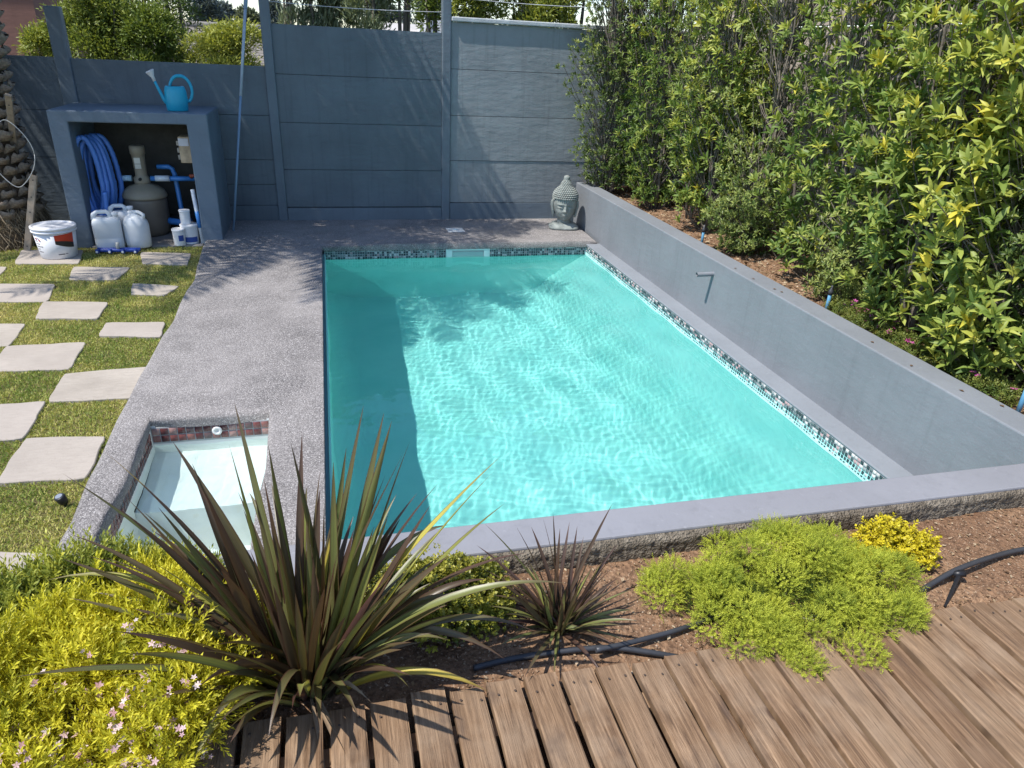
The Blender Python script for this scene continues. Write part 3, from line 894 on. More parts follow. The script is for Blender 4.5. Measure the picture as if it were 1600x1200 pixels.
mb = MB(); mb.tube([(0, -.07, .595), (0, -.10, .595)], .016, 10); mb.build('drain_plug', M['dark'], ch)
M['pvc'] = simple('pvc_blue', (.05, .22, .56), .3, .5, .1)
pp = thing('pipework', 'blue pool pipework with white union running from the filter to the shed wall', 'pipe', (-1.05, -.42, .3))
def wpipe(pts, r, name, mat):
    mb = MB(); mb.tube(pts, r, 12); loc(pp, mb).build(name, mat, pp)
wpipe([(-1.27, -.44, .60), (-.77, -.44, .60)], .026, 'pipe', M['pvc'])
wpipe([(-1.22, -.46, .605), (-1.08, -.46, .605)], .031, 'union', simple('pvc_white', (.6, .66, .7), .35))
wpipe([(-1.45, -.46, .605), (-1.54, -.46, .605)], .031, 'union', simple('pvc_pale', (.33, .5, .62), .35))
wpipe([(-1.22, -.30, .70), (-1.10, -.30, .70), (-1.07, -.30, .68), (-1.05, -.31, .62), (-1.03, -.34, .20), (-1.04, -.36, .13)], .025, 'pipe', M['pvc'])
wpipe([(-1.16, -.45, .15), (-1.00, -.47, .13), (-.92, -.48, .15)], .036, 'elbow', M['pvc'])
wpipe([(-.86, -.44, .61), (-.86, -.50, .64), (-.80, -.50, .645)], .018, 'valve_handle', simple('valve_red', (.30, .07, .04), .5))
pm = thing('pool_pump', 'dark pool pump sitting low behind the white tubs', 'pump', (-1.02, -.30, .006))
mb = MB(); mb.tube([(-.14, 0, .11), (.12, 0, .11)], .075, 16).box(-.10, .08, -.07, .07, 0, .05); mb.build('motor', simple('pump_black', (.02, .022, .025), .5), pm)
mb = MB(); mb.lathe([(.06, .05), (.07, .08), (.07, .17), (.075, .18), (.06, .20)], 16, (.17, -.02, 0)); mb.build('strainer', M['dark'], pm)
tb = thing('timer_box', 'yellowed plastic electrical box fixed high on the shed side wall', 'electrical box', (-.80, -.60, .80))
mb = MB(); mb.box(-.10, .035, -.09, .09, 0, .26); mb.build('casing', simple('aged_plastic', (.50, .38, .24), .55, .4, .4, 9), tb, bevel=.008)
mb = MB(); mb.box(-.098, .0, -.098, -.091, .17, .245); mb.build('cover', simple('white_plastic', (.66, .66, .68), .4), tb, bevel=.006)
mb = MB()
for z in (.03, .10, .17): mb.box(-.125, -.101, -.06, .05, z, z+.045)
mb.build('breaker', simple('breaker_grey', (.36, .33, .28), .5), tb, bevel=.003)
tu = thing('plastic_tube', 'white plastic tube with blue bands leaning inside the right shed wall', 'tube', (-.79, -.84, .005))
mb = MB(); mb.tube([(.02, -.03, 0), (-.02, .03, .55)], .020, 12); mb.build('tube', simple('tube_white', (.62, .66, .7), .4), tu)
mb = MB(); mb.tube([(.008, -.012, .16), (-.004, .006, .33)], .0208, 12); mb.build('band', M['pvc'], tu)

M['hdpe'] = simple('milky_plastic', (.60, .62, .63), .38, .45, .05)
M['cap_white'] = simple('cap_white', (.72, .72, .72), .4)
def jerrycan(label, loc_, rz, w=.27, d=.19, h=.36, style=0):
    o = thing('jerrycan', label, 'jerrycan', loc_, rz, 'jerrycans in front of the pump shed')
    mb = MB()
    if style == 0:
        # squared can, shoulders sloping to a handle bridge
        prof = [(1, 0), (1, .74), (.97, .80), (.90, .86)]
        n = 24
        def ringv(s, z):
            out = []
            for k in range(n):
                a = 2*pi*k/n; c_, s_ = cos(a), sin(a)
                e = .38
                out.append((w/2*s*abs(c_)**e*(1 if c_ >= 0 else -1), d/2*s*abs(s_)**e*(1 if s_ >= 0 else -1), z))
            return out
        rings = [ringv(.95, 0), ringv(1, .02), ringv(1, h*.30), ringv(.985, h*.32), ringv(1, h*.34), ringv(1, h*.72), ringv(.95, h*.80), ringv(.82, h*.855), ringv(.5, h*.87)]
        V = [v for r in rings for v in r]; F = []
        for i in range(len(rings)-1):
            for k in range(n): F.append((i*n+k, i*n+(k+1) % n, (i+1)*n+(k+1) % n, (i+1)*n+k))
        mb.add(V, F, True); mb.f.append(tuple(range(n-1, -1, -1))); mb.sm.append(False); mb.f.append(tuple((len(rings)-1)*n+k for k in range(n))); mb.sm.append(False)
        mb.build('body', M['hdpe'], o)
        hb = MB(); hb.tube([(-w*.42, 0, h*.80), (-w*.38, 0, h*.94), (-w*.26, 0, h), (w*.05, 0, h), (w*.14, 0, h*.95), (w*.17, 0, h*.84)], [.026, .024, .021, .021, .023, .028], 10); hb.build('handle', M['hdpe'], o)
        cp = MB(); cp.lathe([(.026, h*.84), (.026, h*.90), (.031, h*.905), (.031, h*.97), (.027, h*.985)], 16, (w*.33, 0, 0)); cp.build('cap', M['cap_white'], o)
    else:
        mb.lathe([(.115, 0), (.125, .012), (.128, h*.25), (.128, h*.62), (.118, h*.74), (.09, h*.85), (.05, h*.92), (.032, h*.94), (.032, h*.97)], 24, sx=1.0, sy=.85); mb.build('body', M['hdpe'], o)
        hb = MB(); hb.tube([(.09, 0, h*.78), (.10, 0, h*.92), (.05, 0, h*.99), (-.02, 0, h*.985)], .018, 10); hb.build('handle', M['hdpe'], o)
        cp = MB(); cp.lathe([(.03, h*.93), (.034, h*.95), (.034, h*1.0), (.03, h*1.01)], 16, (-.02, 0, 0)); cp.build('cap', M['cap_white'], o)
    return o
jerrycan('square milky jerrycan in front, the leftmost by the pump shed', (-1.62, -1.02, .004), .18, .26, .18, .37)
jerrycan('milky jerrycan partly hidden behind the leftmost jerrycan', (-1.52, -.80, .008), .1, .25, .17, .38)
jerrycan('round shouldered milky jerrycan with no handle bridge, right of the other cans', (-1.37, -.97, .006), -.3, .26, .2, .36, 1)
M['label_blue'] = simple('label_blue', (.03, .07, .28), .5)
def tub(label, loc_, r, h, band):
    o = thing('plastic_tub', label, 'tub', loc_, 0, 'white tubs in the pump shed')
    mb = MB(); mb.lathe([(r*.93, 0), (r*.95, .004), (r, h*.86), (r, h*.88)], 22); bd = mb.build('body', M['cap_white'], o)
    mb = MB(); mb.lathe([(r*1.06, h*.875), (r*1.07, h*.89), (r*1.07, h*.985), (r*1.02, h)], 22); mb.build('lid', M['cap_white'], o)
    if band:
        n = 22; V = []; F = []
        a0, a1, z0, z1 = band
        for k in range(13):
            a = a0+(a1-a0)*k/12
            for z in (z0, z1):
                rr_ = r*(.95+.05*z/(.86*h))+.0012
                V.append((rr_*cos(a), rr_*sin(a), z))
        for k in range(12): F.append((2*k, 2*k+2, 2*k+3, 2*k+1))
        mb = MB(); mb.add(V, F, True); mb.build('label', M['label_blue'], bd)
    return o
tub('wide white tub with blue label carrying a smaller jar', (-.89, -.84, .006), .085, .20, (-2.7, -.5, .02, .075))
tub('slim white jar stacked on the wide white tub', (-.915, -.84, .207), .052, .145, None)
tub('small white tub with blue patch standing in front at the shed opening', (-.985, -.93, .006), .06, .17, (-1.5, -.6, .05, .11))
vh = thing('vacuum_head', 'blue pool vacuum head with white wheels lying before the jerrycans', 'pool cleaner', (-1.52, -1.175, .0), -.06)
M['navy'] = simple('vacuum_blue', (.02, .06, .30), .4)
mb = MB(); mb.box(-.20, .20, -.035, .03, .012, .030); mb.tube([(-.2, -.03, .03), (.2, -.03, .03)], .012, 8); mb.tube([(-.2, .03, .03), (.2, .03, .03)], .012, 8); mb.build('body', M['navy'], vh, bevel=.004)
for xx in (-.175, -.06, .06, .175):
    mb = MB(); mb.tube([(xx-.013, -.05, .024), (xx+.013, -.05, .024)], .022, 14); w_ = mb.build('wheel', M['navy'], vh)
    mb = MB(); mb.tube([(xx, -.066, .024), (xx, -.076, .024)], .011, 10); mb.build('hub', M['cap_white'], w_)
mb = MB(); mb.tube([(0, 0, .02), (0, .0, .075), (.005, .01, .10)], .017, 12); mb.build('hose_spigot', simple('spigot', (.48, .46, .4), .5), vh)

# bucket
bu = thing('paint_bucket', 'white plastic paint bucket with lid and red label standing on a slab', 'bucket', (-2.02, -1.27, .004), .25)
M['bucket'] = simple('bucket_white', (.66, .66, .68), .35, .5, .04)
R0, R1, H = .155, .185, .30
mb = MB(); mb.lathe([(R0-.008, 0), (R0, .006), (R0+(R1-R0)*.84, .25)], 36); mb.lathe([(R1-.002, .25), (R1+.008, .252), (R1+.008, .262), (R1, .264), (R1, .285)], 36, cap=False); body = mb.build('body', M['bucket'], bu)
mb = MB(); mb.lathe([(R1+.004, .278), (R1+.010, .282), (R1+.010, .298), (R1+.004, .302), (R1-.008, .302), (R1-.012, .294), (R1-.03, .292)], 36); mb.build('lid', M['bucket'], bu)
def wrap(mb, ang, zfun0, zfun1, off=.0012, n=20):
    V = []; F = []
    for k in range(n+1):
        a = ang[0]+(ang[1]-ang[0])*k/n
        for z in (zfun0(k/n), zfun1(k/n)):
            r = R0+(R1-R0)*.84*z/.25+off
            V.append((r*cos(a), r*sin(a), z))
    for k in range(n): F.append((2*k, 2*k+2, 2*k+3, 2*k+1))
    mb.add(V, F, True)
A0 = -pi/2-.25
mb = MB(); wrap(mb, (A0+.25, A0+1.25), lambda t: .150+.015*t-.02*t*t, lambda t: .235+.01*t); mb.build('red_label', simple('label_red', (.48, .045, .02), .45), body)
mb = MB(); wrap(mb, (A0+.25, A0+1.25), lambda t: .150-.03*t-.02*sin(pi*t*.6), lambda t: .182-.035*t*t, .0020); mb.build('black_label', simple('label_black', (.02, .02, .022), .45), body)
mb = MB()
rq = np.random.default_rng(6)
for r in range(7):
    z = .225-.026*r; a = A0-.98+.02*r
    for w_ in range(rq.integers(2, 4)):
        l = rq.uniform(.05, .13); wrap(mb, (a, a+l), lambda t: z, lambda t: z+.008, .0016, 4); a += l+.04
wrap(mb, (A0+.28, A0+.62), lambda t: .045, lambda t: .053, .0016, 6); wrap(mb, (A0+.66, A0+.80), lambda t: .048, lambda t: .054, .0016, 4)
mb.build('print', simple('print_grey', (.10, .09, .11), .6), body)
mb = MB()
for q in range(2):
    a = A0-.86+.24*q
    wrap(mb, (a, a+.12), lambda t: .185-.012*q+.010*abs(2*t-1), lambda t: .212-.012*q-.010*abs(2*t-1), .0022, 6)
mb.build('print_seal', simple('print_red', (.42, .08, .08), .6), body)
mb = MB(); mb.tube([((R1+.006)*cos(a), (R1+.006)*sin(a), .262-.12*sin((a+pi*.0)/1.0-.0) if False else .255-.02*abs(sin(a))) for a in np.linspace(.1, pi-.1, 20)], .004, 6); mb.build('handle', M['cap_white'], bu)

# watering can
wc = thing('watering_can', 'turquoise plastic watering can with white rose on top of the pump shed', 'watering can', (-.86, -.66, zt+.002), radians(188))
wc.scale = (.9, .9, 1.05)
M['turq'] = simple('can_turquoise', (.014, .33, .50), .4, .45, .06)
mb = MB(); mb.lathe([(.098, 0), (.105, .006), (.112, .09), (.108, .17), (.095, .215), (.088, .22)], 28, sx=1.05, sy=.78); cbody = mb.build('body', M['turq'], wc)
mb = MB(); mb.lathe([(.072, .2205), (.07, .221), (.03, .2215)], 20, (-.0, 0, 0), 1.0, .75); mb.build('opening', M['dark'], wc)
mb = MB(); mb.tube([(-.055+.105*cos(a)-(.012 if a > 1.5 else 0), 0, .185+.125*sin(a)) for a in np.linspace(.15, 4.0, 22)]+[(-.105, 0, .085)], .0155, 10); mb.build('handle', M['turq'], wc)
mb = MB(); mb.tube([(.085, 0, .055), (.125, 0, .10), (.165, 0, .19), (.195, 0, .265)], [.028, .02, .015, .013], 12); mb.build('spout', M['turq'], wc)
mb = MB(); mb.tube([(.192, 0, .258), (.205, 0, .295), (.222, 0, .335), (.226, 0, .345), (.228, 0, .350)], [.016, .018, .042, .046, .036], 16); mb.build('rose', simple('rose_white', (.62, .60, .60), .45), wc)
mb = MB()
for k in range(5):
    a = -pi/2+(.5*(k-2)); mb.tube([(.112*1.05*cos(a+.12*s_), -.112*.78*abs(sin(a+.12*s_))*(-1 if sin(a) > 0 else 1), .10+.02*cos(s_*pi/2)) for s_ in (-1, 0, 1)], .003, 5)
mb.build('relief', M['turq'], cbody)

# telescopic pole
A, B = gz(365, 361, DZ), gy(384, 0, -.03)
d_ = (B-A)
po = thing('telescopic_pole', 'long pale blue telescopic pole leaning upright on the fence', 'pole', tuple(A))
M['pole'] = simple('anodised_blue', (.20, .30, .42), .3, .5, .1)
mb = MB(); mb.tube([(0, 0, .004), tuple(d_*.60)], .0125, 12); mb.build('lower_tube', M['pole'], po)
mb = MB(); mb.tube([tuple(d_*.60), tuple(d_*.965)], .0155, 12); mb.build('upper_tube', simple('anodised_silver', (.36, .42, .5), .3, .5, .1), po)
mb = MB(); mb.tube([tuple(d_*.965), tuple(d_*1.10)], .021, 12); mb.build('grip', simple('grip_blue', (.22, .33, .48), .4), po)

# timber offcuts against the palm
M['timber'] = simple('grey_timber', (.30, .24, .18), .8, .2, .25, 14, .3)
def timber(name, label, a, b, w, th):
    a = Vector(a); b = Vector(b); o = thing(name, label, 'timber', tuple(a))
    u = (b-a).normalized(); L = (b-a).length
    s = Vector((1, -.1, 0)); s = (s-u*s.dot(u)).normalized(); n = u.cross(s)
    mb = MB()
    V = []
    for t_ in (0, L):
        for (p, q) in ((-1, -1), (1, -1), (1, 1), (-1, 1)): V.append(u*t_+s*(w/2*p)+n*(th/2*q))
    mb.add(V, [(3, 2, 1, 0), (4, 5, 6, 7), (0, 1, 5, 4), (1, 2, 6, 5), (2, 3, 7, 6), (3, 0, 4, 7)])
    mb.build('batten', M['timber'], o, bevel=.003)
    nl = MB()
    for t_ in (.06, .32, .52, .72, .94): nl.tube([tuple(u*(L*t_)+n*(th/2-.001)), tuple(u*(L*t_)+n*(th/2+.002))], .006, 8); nl.tube([tuple(u*(L*t_)-n*(th/2-.001)), tuple(u*(L*t_)-n*(th/2+.002))], .006, 8)
    nl.build('nail', M['dark'], o)
    return o
timber('timber_batten', 'tall grey timber batten leaning on the palm trunk', gz(36, 349, .0), gy(13, 148, -.98), .055, .03)
timber('timber_batten', 'short timber batten leaning beside the paint bucket', gz(43, 391, .0), gy(53, 274, -1.02), .06, .03)
cb = thing('cable_loop', 'thin white cable looped over the tall batten by the palm', 'cable', tuple(gy(20, 240, -1.0)))
C0 = gy(20, 225, -1.0)
mb = MB(); mb.tube([tuple(np.array([.17*cos(a)+.02*cos(3*a), -.03+.03*sin(a), .30*sin(a)])-0) for a in np.linspace(0, 2*pi, 40)], .004, 6); mb.build('loop', simple('cable_white', (.5, .48, .44), .5), cb)

# statue
M['stone'] = simple('green_grey_stone', (.235, .255, .238), .85, .2, .25, 16, .35, 90)
st = thing('head_statue', 'grey green stone head statue with knobbed hair standing at the pool corner', 'statue', (3.365, -.55, DZ+.002), radians(-14))
st.scale = (1.08, 1.08, 1.0)
def head_surface():
    nu, nv = 72, 54
    V = []
    for j in range(nv+1):
        t_ = j/nv; z = .10+.40*t_                      # chin to crown
        # half widths along the height
        wx = np.interp(t_, [0, .06, .15, .3, .45, .6, .75, .88, .96, 1], [.03, .068, .094, .116, .126, .13, .126, .10, .06, .004])
        wy = np.interp(t_, [0, .06, .15, .3, .45, .6, .75, .88, .96, 1], [.04, .09, .112, .128, .140, .146, .142, .112, .068, .004])
        for i in range(nu):
            a = 2*pi*i/nu
            x = wx*sin(a); y = -wy*cos(a)              # a=0 faces -Y
            f = 0.0
            def G(ua, ut, su, s_t): 
                da = (a-ua+pi) % (2*pi)-pi
                return math.exp(-(da/su)**2-((t_-ut)/s_t)**2)
            f += .034*G(0, .33, .13, .045)+.022*G(0, .40, .10, .07)+.012*G(0, .48, .08, .06)       # nose
            f += .014*G(0, .205, .26, .018)+.015*G(0, .168, .22, .018)-.008*G(0, .187, .3, .008)    # lips
            f += .016*G(0, .07, .28, .05)                                                           # chin
            for s_ in (-1, 1):
                f += .010*G(s_*.48, .435, .2, .03)-.016*G(s_*.40, .475, .26, .028)+.010*G(s_*.45, .525, .3, .022)-.006*G(s_*.46, .41, .22, .012)
                f += .007*G(s_*.62, .28, .3, .09)
                f -= .010*G(s_*.22, .40, .12, .06)
            r = sqrt(x*x+y*y)+1e-6
            V.append((x*(1+f/r), y*(1+f/r), z))
    F = []
    for j in range(nv):
        for i in range(nu): F.append((j*nu+i, j*nu+(i+1) % nu, (j+1)*nu+(i+1) % nu, (j+1)*nu+i))
    return np_mesh('head', np.array(V), np.array(F), smooth=True)
link('head', head_surface(), M['stone'], st)
def curls():
    mb = MB()
    ico_v = []
    for (r, z) in ((0, 1), (.75, .6), (1, 0), (.8, -.5)):
        n = 6 if r > 0 else 1
        for k in range(n): ico_v.append((r*cos(2*pi*k/6), r*sin(2*pi*k/6), z))
    def ball(c, s):
        b = len(mb.v); mb.v += [(c[0]+v[0]*s, c[1]+v[1]*s, c[2]+v[2]*s) for v in ico_v]
        for k in range(6):
            mb.f.append((b, b+1+k, b+1+(k+1) % 6)); mb.sm.append(True)
            for q in (0, 1):
                mb.f.append((b+1+6*q+k, b+7+6*q+k, b+7+6*q+(k+1) % 6, b+1+6*q+(k+1) % 6)); mb.sm.append(True)
    # hair cap rows then the crown bump
    prof = [(.36, .135, .152), (.382, .137, .154), (.404, .136, .152), (.426, .131, .146), (.446, .122, .135), (.464, .110, .121), (.481, .094, .104), (.497, .077, .085), (.512, .064, .070), (.528, .056, .060), (.544, .050, .053), (.559, .042, .044), (.573, .033, .034)]
    for j, (z, wx, wy) in enumerate(prof):
        n = max(8, int(2*pi*wx/.0225))
        for k in range(n):
            a = 2*pi*(k+.5*(j % 2))/n
            if z < .37 and abs((a+pi) % (2*pi)-pi) < 1.05: continue
            ball((wx*sin(a), -wy*cos(a), z), .0135)
    # hair behind the ears, down to the neck
    for z in np.arange(.17, .36, .022):
        for k in range(11):
            a = pi+(k-5)*.27; ball((.125*sin(a), -.138*cos(a), z), .0135)
    return mb
curls().build('hair_curls', M['stone'], st)
mb = MB(); mb.lathe([(.04, .565), (.038, .58), (.034, .60), (.036, .612), (.03, .628), (.015, .638), (.002, .64)], 16); mb.lathe([(.128, .37), (.128, .42), (.113, .46), (.077, .495), (.054, .53), (.03, .575)], 24, sy=1.1); mb.build('hair_cap', M['stone'], st)
for s_ in (-1, 1):
    mb = MB(); mb.tube([(s_*.122, .02, .345), (s_*.140, .025, .325), (s_*.142, .022, .27), (s_*.132, .012, .21), (s_*.126, .006, .165), (s_*.122, .008, .14)], [.012, .02, .022, .016, .015, .009], 10); mb.build('ear', M['stone'], st)
mb = MB(); mb.lathe([(.085, .03), (.078, .08), (.074, .12), (.08, .16), (.09, .2)], 24, (0, .02, 0)); mb.build('neck', M['stone'], st)
n = 32; V = []; F = []
lev = [(0.0, 1.0, 0), (.012, 1.04, .004), (.03, 1.02, .0), (.036, .93, .0), (.046, .90, .006), (.062, .78, .0), (.075, .60, 0)]
for z, s_, w_ in lev:
    for k in range(n):
        a = 2*pi*k/n; c_, q_ = cos(a), sin(a); e = .55
        V.append(((.165+.004*cos(5*a))*s_*abs(c_)**e*(1 if c_ >= 0 else -1), .02+.135*s_*abs(q_)**e*(1 if q_ >= 0 else -1), z+w_*sin(4*a)))
for i in range(len(lev)-1):
    for k in range(n): F.append((i*n+k, i*n+(k+1) % n, (i+1)*n+(k+1) % n, (i+1)*n+k))
mb = MB(); mb.add(V, F, True); mb.f.append(tuple(range(n-1, -1, -1))); mb.sm.append(False); mb.f.append(tuple((len(lev)-1)*n+k for k in range(n))); mb.sm.append(False)
mb.build('shoulder_base', M['stone'], st)

# small garden light in the lawn
gl_ = thing('garden_light', 'small black spike light standing in the lawn near the splash pool', 'garden light', tuple(gz(103, 792, -.02)))
mb = MB(); mb.tube([(0, 0, -.05), (0, 0, .03)], .008, 8); mb.build('spike', M['dark'], gl_)
mb = MB(); mb.tube([(0, 0, .022), (0, -.004, .03), (-.012, -.01, .066), (-.013, -.011, .070)], [.014, .021, .024, .020], 14); mb.build('lamp_head', simple('black_plastic', (.018, .019, .022), .35), gl_)
mb = MB(); mb.tube([(-.0128, -.0112, .0685), (-.0135, -.0117, .0715)], .016, 14); mb.build('lens', simple('lens_grey', (.2, .22, .25), .15), gl_)

# black irrigation hose on the planting bed and a spike light
M['hose_black'] = simple('hose_black', (.035, .037, .042), .45, .4, .25, 10)
def hose(label, px, r, lift):
    P = [gz(x, y, .47) for x, y in px]
    o = thing('irrigation_hose', label, 'hose', (P[0][0], P[0][1], .45))
    pts = []
    C = [Vector(p)-o.location for p in P]
    for i, p in enumerate(C): p.z = bed_z(P[i][0], P[i][1])+r-o.location.z+lift[i]
    C = [C[0]*2-C[1]]+C+[C[-1]*2-C[-2]]
    for i in range(1, len(C)-2):
        for k in range(8):
            t_ = k/8; a, b, c, d = C[i-1], C[i], C[i+1], C[i+2]
            pts.append(.5*((2*b)+(c-a)*t_+(2*a-5*b+4*c-d)*t_*t_+(3*b-a-3*c+d)*t_**3))
    pts.append(C[-2])
    mb = MB(); mb.tube(pts, r, 12); mb.build('hose', M['hose_black'], o)
    return o
hose('thick black irrigation hose arching over bare soil on the right', [(2060, 800), (1850, 822), (1700, 842), (1600, 860), (1545, 876), (1492, 897), (1452, 914), (1400, 945)], .0095, [0, 0, .0, .01, .02, .03, .005, 0])
hose('black irrigation hose lying along the plank ends below the small flax', [(1060, 1020), (1010, 1017), (955, 1013), (880, 1017), (800, 1026), (740, 1040)], .009, [.0, .006, .01, .004, 0, 0])
hose('second black hose crossing behind the flax towards the juniper', [(1130, 955), (1060, 985), (985, 1008), (930, 1024)], .008, [.0, .012, .02, .03])
sp_ = thing('irrigation_stake', 'black plastic irrigation stake pinning the hose beside the deck', 'stake', tuple(gz(1476, 948, .45)))
top = Vector(gz(1499, 897, .485))-sp_.location
mb = MB(); mb.tube([(0, 0, .0), tuple(top*.5), tuple(top)], [.004, .0065, .0075], 6, sm=False); mb.build('shaft', simple('stake_black', (.012, .012, .014), .4), sp_)
mb = MB(); mb.tube([tuple(top+Vector((-.02, .008, -.004))), tuple(top+Vector((.016, -.006, .006)))], .0125, 10); mb.build('clip', simple('clip_black', (.012, .012, .014), .4), sp_)
for (px_, py_, h_, lb) in [(1097, 376, .16, 'first'), (1291, 484, .17, 'second'), (1592, 640, .22, 'third')]:
    p = gx(px_, py_, 3.93); p[2] = .44
    o = thing('sprinkler_riser', {'first': 'blue sprinkler riser far along the hedge bed', 'second': 'blue sprinkler riser behind the wall near the middle of the hedge', 'third': 'blue sprinkler riser at the near end of the hedge bed'}[lb], 'sprinkler', tuple(p), 0, 'sprinkler risers along the hedge')
    mb = MB(); mb.tube([(0, 0, 0), (0, 0, h_)], .0125, 10); mb.build('pipe', simple('riser_blue', (.10, .27, .42), .4), o)
    mb = MB(); mb.lathe([(.016, h_-.02), (.018, h_-.005), (.016, h_+.012), (.008, h_+.02), (.007, h_+.045)], 10); mb.build('nozzle', M['hose_black'], o)
# fallen leaves on the raised wall
lf = np_mesh('blade', np.array([(0, 0, 0), (-.3, .45, .12), (.3, .45, .1), (0, 1, .05)])*.03, np.array([(0, 2, 1), (1, 2, 3)]), {'rnd': np.full(4, .15)}); lf.materials.append(M['litter'])
LB = ['dry leaf on the raised wall above the spout, farthest of all', 'dry leaf on the raised wall, second from the far end', 'dry leaf on the raised wall, farther one of the close pair', 'dry leaf on the raised wall, nearer one of the close pair', 'dry leaf on the raised wall beside the first magenta flowers', 'dry leaf on the raised wall, third from the near end', 'dry leaf on the raised wall, second from the near end', 'dry leaf on the raised wall, nearest the right picture edge']
for k_, (px_, py_) in enumerate([(1151, 419), (1180, 436), (1207, 451), (1224, 457), (1360, 533), (1425, 570), (1507, 612), (1562, 632)]):
    p = gz(px_, py_, WZT+.003)
    o = link('fallen_leaf', lf, None, None); o.location = p; o.rotation_euler = (0, 0, random.uniform(0, 6))
    setp(o, LB[k_], 'leaf', 'fallen leaves on the raised wall')
# =================================================================== plants
UPV = np.array([0, 0, 1.0])
LEAF_V = np.array([(0, 0, 0), (-.155, .30, .035), (0, .32, 0), (.155, .30, .035), (-.14, .66, .03), (0, .68, -.02), (.14, .66, .03), (0, 1, -.09)])
LEAF_F = [(0, 2, 1), (0, 3, 2), (1, 2, 5), (1, 5, 4), (2, 3, 6), (2, 6, 5), (4, 5, 7), (5, 6, 7)]
LEAF_N = LEAF_V*[.72, 1, 1]+np.array([(0, 0, 0), (.02, 0, .03), (.02, 0, .02), (.02, 0, .03), (.05, 0, 0), (.05, 0, -.03), (.05, 0, 0), (.10, 0, -.14)])
def leaf_single(name, tv, tf, mat, q=7, extra=None):
    out = []
    for k in range(q):
        tv = np.asarray(tv, float)*([1.0, .94][k % 2], 1, [1, 1.5][k % 2])
        at = {'rnd': np.full(len(tv), (k+.5)/q)}
        me = np_mesh(name, np.asarray(tv, float), np.asarray(tf, int), at); me.materials.append(mat); out.append(me)
    return out
def put_leaves(name, metas, parent, P, Mx, S, R):
    """single leaf objects sharing a few meshes; P is local to the parent"""
    for p, m, s, r in zip(P, Mx, S, R):
        o = bpy.data.objects.new(name, metas[min(len(metas)-1, int(r*len(metas)))])
        COL.objects.link(o); o.parent = parent
        s = np.atleast_1d(s); s = s if len(s) == 3 else np.repeat(s, 3)
        A = m*s[None, :]
        o.matrix_local = Matrix(((A[0, 0], A[0, 1], A[0, 2], p[0]), (A[1, 0], A[1, 1], A[1, 2], p[1]), (A[2, 0], A[2, 1], A[2, 2], p[2]), (0, 0, 0, 1)))
def stems(mb, base, n, h, spread, r0, rng, kink=.05):
    ends = []
    for k in range(n):
        a = rng.uniform(0, 2*pi); rad = spread*sqrt(rng.uniform())
        e = np.array([base[0]+rad*cos(a), base[1]+rad*sin(a), base[2]+h*rng.uniform(.75, 1.0)])
        b = np.array([base[0]+.05*cos(a)*rng.uniform(), base[1]+.05*sin(a)*rng.uniform(), base[2]-.03])
        m = 7; pts = []
        for i in range(m+1):
            t = i/m; p = b+(e-b)*np.array([t**.8, t**.8, t]); p[:2] += rng.normal(0, kink*t*(1-t)*2, 2); pts.append(p)
        r = r0*rng.uniform(.6, 1.1)
        mb.tube([tuple(p) for p in pts], [r*(1-.75*i/m) for i in range(m+1)], 6)
        ends.append(pts)
    return ends
M['bark'] = simple('grey_bark', (.16, .14, .115), .9, .15, .3, 14, .5, 50)
def rosettes(C, A, nl, L, rng, up=.35, open_=.75):
    """leaf transforms for clusters at C with axis A"""
    P = []; D = []; N = []; S = []; K = []
    for i in range(len(C)):
        n = int(rng.integers(nl[0], nl[1]+1)); ax = A[i]/np.linalg.norm(A[i])
        t1 = np.cross(ax, [.3, .2, .93]); t1 /= np.linalg.norm(t1)+1e-9; t2 = np.cross(ax, t1)
        ph = rng.uniform(0, 6.28)
        for k in range(n):
            w = ph+2.4*k; lev = k/n
            o = open_*(1.05-.75*lev)+rng.normal(0, .12)
            d = ax*cos(o*1.35)+(t1*cos(w)+t2*sin(w))*sin(o*1.35)
            l = L*rng.uniform(.7, 1.15)*(1-.35*lev)
            P.append(C[i]-ax*(L*.55*(1-lev))); D.append(d); N.append(ax+.5*UPV); S.append(l); K.append(i)
    return np.array(P), np.array(D), np.array(N), np.array(S), np.array(K)
